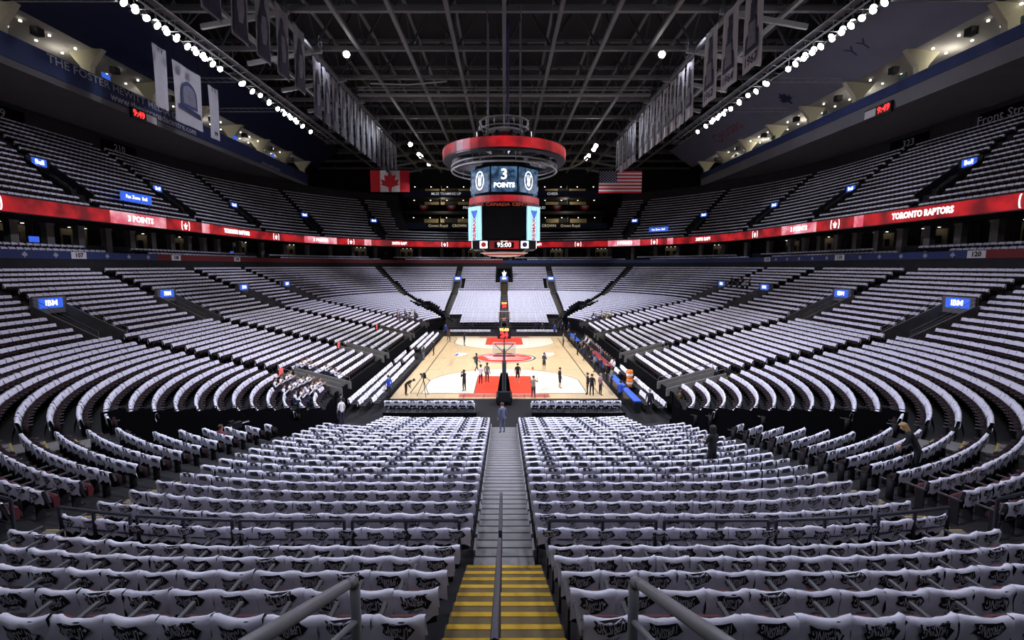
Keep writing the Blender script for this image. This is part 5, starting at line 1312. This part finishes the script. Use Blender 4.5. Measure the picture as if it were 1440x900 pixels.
def near_spot(px, py, dz=0):        # a place on the lower terrace under a pixel
    d = ray(px, py)
    for i in range(100, 9000):
        t_ = i*.01; p = Vector((d.x*t_, CAMY+d.y*t_, CAMZ+d.z*t_)); ax, ay = abs(p.x), abs(p.y)
        r = ay-CY if ax <= CX else (ax-CX if ay <= CY else math.hypot(ax-CX, ay-CY))
        if ax < ENDX and ay > CY: r = ay-CY+sag(ax, max(16, ay-CY))
        rows = [q for q in ROWS if q <= r]
        if rows and r > 4.8 and p.z <= zr(rows[-1]): return Vector((p.x, p.y, zr(rows[-1]))), rows[-1]
    return None, None
for lab, pose, px, rz, top, bot, hr in (('woman with long dark hair in black among the seats right of the stair', 'ball', (1000, 668), .4, 'black', 'black', 0), ('woman with long blonde hair in black and red leaning over a curved seat row', 'lean', (1287, 672), .9, 'black', 'black', 2)):
    p, r = near_spot(*px)
    if p: person(lab, pose, p, rz, top, bot, 0, hr, long=True)
# seated people: benches, band, fans
rb = random.Random(5)
for k in range(17):
    y = 9.5-1.02*k; top = rb.choice(('black', 'black', 'navy', 'white', 'dgrey', 'slate')); where = 'behind the far blue board' if y > 6 else 'at the scorers table' if y > -7 else 'between the scorers table and blue boards'
    chair(10.75, y, -.02, -FX, 'in the staffed row at the scorers table', shirt=False)
    person('person in %s top seated %s' % (top, where), 'sit', (10.72, y, -.02), -FX, top, rb.choice(('black', 'navy', 'dgrey')), rb.choice((0, 0, 1, 2)), rb.choice((0, 0, 1, 3)), group='people seated along the benches')
for i, (px, py) in enumerate(((806, 487), (818, 497), (822, 508), (831, 512), (836, 524), (843, 528), (853, 537), (859, 545), (800, 481))):
    q = onfloor(px, py, -.02); q.x = max(q.x, 9.15) if q.x > 8.9 else q.x
    person('%s in %s top standing in the crowd along the bench sideline' % ('person', ('black', 'grey', 'navy')[i % 3]), ('stand', 'ball', 'face')[i % 3], (q.x, q.y, .03 if q.x < 8.9 else -.02), 1.2+.5*(i % 3), ('black', 'grey', 'navy')[i % 3], 'black', i % 3, i % 2, group='people standing along the bench sideline')
band_spots = []
for (px0, py0, px1, py1, n) in ((388, 560, 430, 536, 6), (400, 570, 452, 542, 7), (416, 580, 478, 549, 8), (418, 533, 432, 527, 3)):
    for i in range(n):
        p, r = near_spot(px0+(px1-px0)*i/max(1, n-1), py0+(py1-py0)*i/max(1, n-1)); band_spots.append((p, r))
for p, r in band_spots:
    if p is None or r < 7.3: continue
    if abs(p.y+17.8) < 1.35: p.y = -17.8+math.copysign(1.6, p.y+17.7)
    out = Vector((p.x-(-CX), p.y-max(-CY, min(CY, p.y)), 0))
    if out.length < 8.4: p += out.normalized()*(8.4-out.length)
    out = Vector((p.x-(-CX), p.y-max(-CY, min(CY, p.y)), 0)); rz = math.atan2(out.x, -out.y)
    q = person('band member in white shirt and navy vest seated by the corner tunnel', 'play', p, rz, 'white', 'navy', rb.choice((0, 0, 2)), rb.choice((0, 1, 1)), group='band in the near side stand')
    v = MB().lathe([(.165, 1.02-.43), (.172, 1.2-.43), (.175, 1.36-.43), (.12, 1.45-.43)], 12); [v.v.__setitem__(i, (a*1.05, b_*.82, c)) for i, (a, b_, c) in enumerate(v.v)]
    v.build('vest', CL['navy'], q)
for (cx, cy, n, cols, lab, grp) in ((573, 452, 12, ('white', 'navy', 'slate'), 'fan seated in the far corner rows beside the long courtside rows', 'fans in the far bench-free corner'), (848, 455, 7, ('blue', 'yellow', 'navy'), 'person in bright top seated in the far corner behind the benches', 'people in the far bench corner'), (1042, 408, 8, ('white', 'black', 'navy'), 'musician seated high in the side stand behind the benches', 'musicians in the bench side stand')):
    for i in range(n):
        p, r = near_spot(cx+(i % 4-1.5)*8+rb.uniform(-2, 2), cy+(i//4-1)*5)
        if p is None or r < 8.2: continue
        o_ = Vector((p.x-max(-CX, min(CX, p.x)), p.y-max(-CY, min(CY, p.y)), 0)); person(lab, 'sit', p, math.atan2(o_.x, -o_.y), rb.choice(cols), 'navy', 0, rb.choice((0, 1)), group=grp)
for i, px in enumerate((660, 664, 698, 716, 753, 757, 763, 778, 786, 791, 800)):
    person('person in dark clothes standing behind the far baseline chairs', 'stand', at_y(px, 463, 18.6+.3*(i % 3)).xy.to_3d()+Vector((0, 0, -.02)), 2.6+.5*(i % 2), rb.choice(('black', 'dgrey', 'navy')), 'black', rb.choice((0, 1)), 0, group='people behind the far baseline')
# ------------------------------------------------------------------ balls, cameras
def ball(p, lab):
    b = MB(); n, m = 12, 8; t = thing('basketball', lab, 'ball', p); b.lathe([(.121*math.sin(PI*j/m), -.121*math.cos(PI*j/m)) for j in range(m+1)], n); b.build('shell', m_orange, t, smooth=True)
    MB().path([(.122*math.cos(i*PI/8), .122*math.sin(i*PI/8), 0) for i in range(17)], .004, 4).build('seam', m_line, t)
p = onfloor(749, 519); ball((p.x, p.y, .155), 'orange basketball lying on the boards between two players')
def tv_camera(pos, rz, lab, h=1.5):
    t = thing('tv_camera', lab, 'camera', pos, rz)
    for i in range(3): a = i*2*PI/3+.5; MB().tube((.55*math.cos(a), .55*math.sin(a), 0), (0, 0, h*.85), .025).build('tripod_leg', m_blackm, t)
    MB().tube((0, 0, h*.8), (0, 0, h), .05).build('pan_head', m_blackm, t); MB().box(-.11, .11, -.35, .25, h, h+.28).build('body', m_blackm, t); MB().tube((0, .25, h+.14), (0, .65, h+.14), .085, 10).build('lens', m_screen, t); MB().box(-.08, .08, -.3, -.1, h+.28, h+.42).build('viewfinder', m_blackm, t)
    MB().tube((.12, -.3, h+.05), (.3, -.75, h-.15), .02).build('pan_handle', m_blackm, t)
p = onfloor(596, 557); tv_camera((p.x, p.y, .03), .5, 'tripod camera on the pale three-point area beside the bending person')
p, r = near_spot(342, 600)
a = math.radians(45); cp = Vector((-CX-13.2*math.sin(a)*.92, -CY-13.2*math.cos(a)*1.06, 0))
t = thing('camera_platform', 'black draped camera platform in the corner tunnel', 'platform', (cp.x, cp.y, -.02), .7); MB().box(-1.6, 1.6, -1.6, 1.6, 1.0, 1.15).build('deck', m_blackm, t)
for sx in (-1, 1): MB().box(sx*1.6-.02, sx*1.6+.02, -1.6, 1.6, 0, 1.0).build('drape', m_black, t); MB().box(-1.6, 1.6, sx*1.6-.02, sx*1.6+.02, 0, 1.0).build('drape', m_black, t)
tv_camera((cp.x, cp.y+.4, 1.13), -.5, 'large broadcast camera on the draped corner platform', 1.3)
person('camera operator in dark red plaid shirt on the draped platform', 'camera', (cp.x-.2, cp.y-.5, 1.13), -.5, 'plaid', 'black', 0, 1)
t = thing('caution_post', 'yellow and orange barrier panel at the foot of the stair', 'barrier', (-1.15, -23.3, -.02)); MB().box(-.12, .12, -.03, .03, .1, 1.1).build('yellow_panel', mat('barrier_yellow', (.8, .6, .03), .6), t); MB().box(.16, .26, -.03, .03, .1, 1.1).build('orange_panel', m_orange, t); MB().box(-.2, .32, -.15, .15, 0, .1).build('foot', m_blackm, t)
print('CHAIRS', nchair[0])
# ------------------------------------------------------------------ the rest of the seats and shirts, one mesh each
bulk('arena_seat_rows', [[(lb, 0), (lp, 1), (la, 2), (ll, 0)]], [m_seatb, mat('dark_cushion', (.022, .012, .014), .8, spec=.1), m_arm], rest+CLUB, 'thousands of dark folded arena seats filling both tiers of the bowl', 'seats')
shirted = [q for q in rest+CLUB+COURT_SHIRTS if all(abs(q[0]-p.x)+abs(q[1]-p.y) > .55 or abs(q[2]-p.z) > 1 for p in PEOPLE_SPOTS)]
bulk('draped_shirt_rows', lt, [m_shirt, mat('slogan_ink', (.10, .10, .12), .8)], shirted, 'thousands of white shirts hung over the seat backs of both tiers', 'shirts')
print('SEATS', len(SEATS), len(shirted))
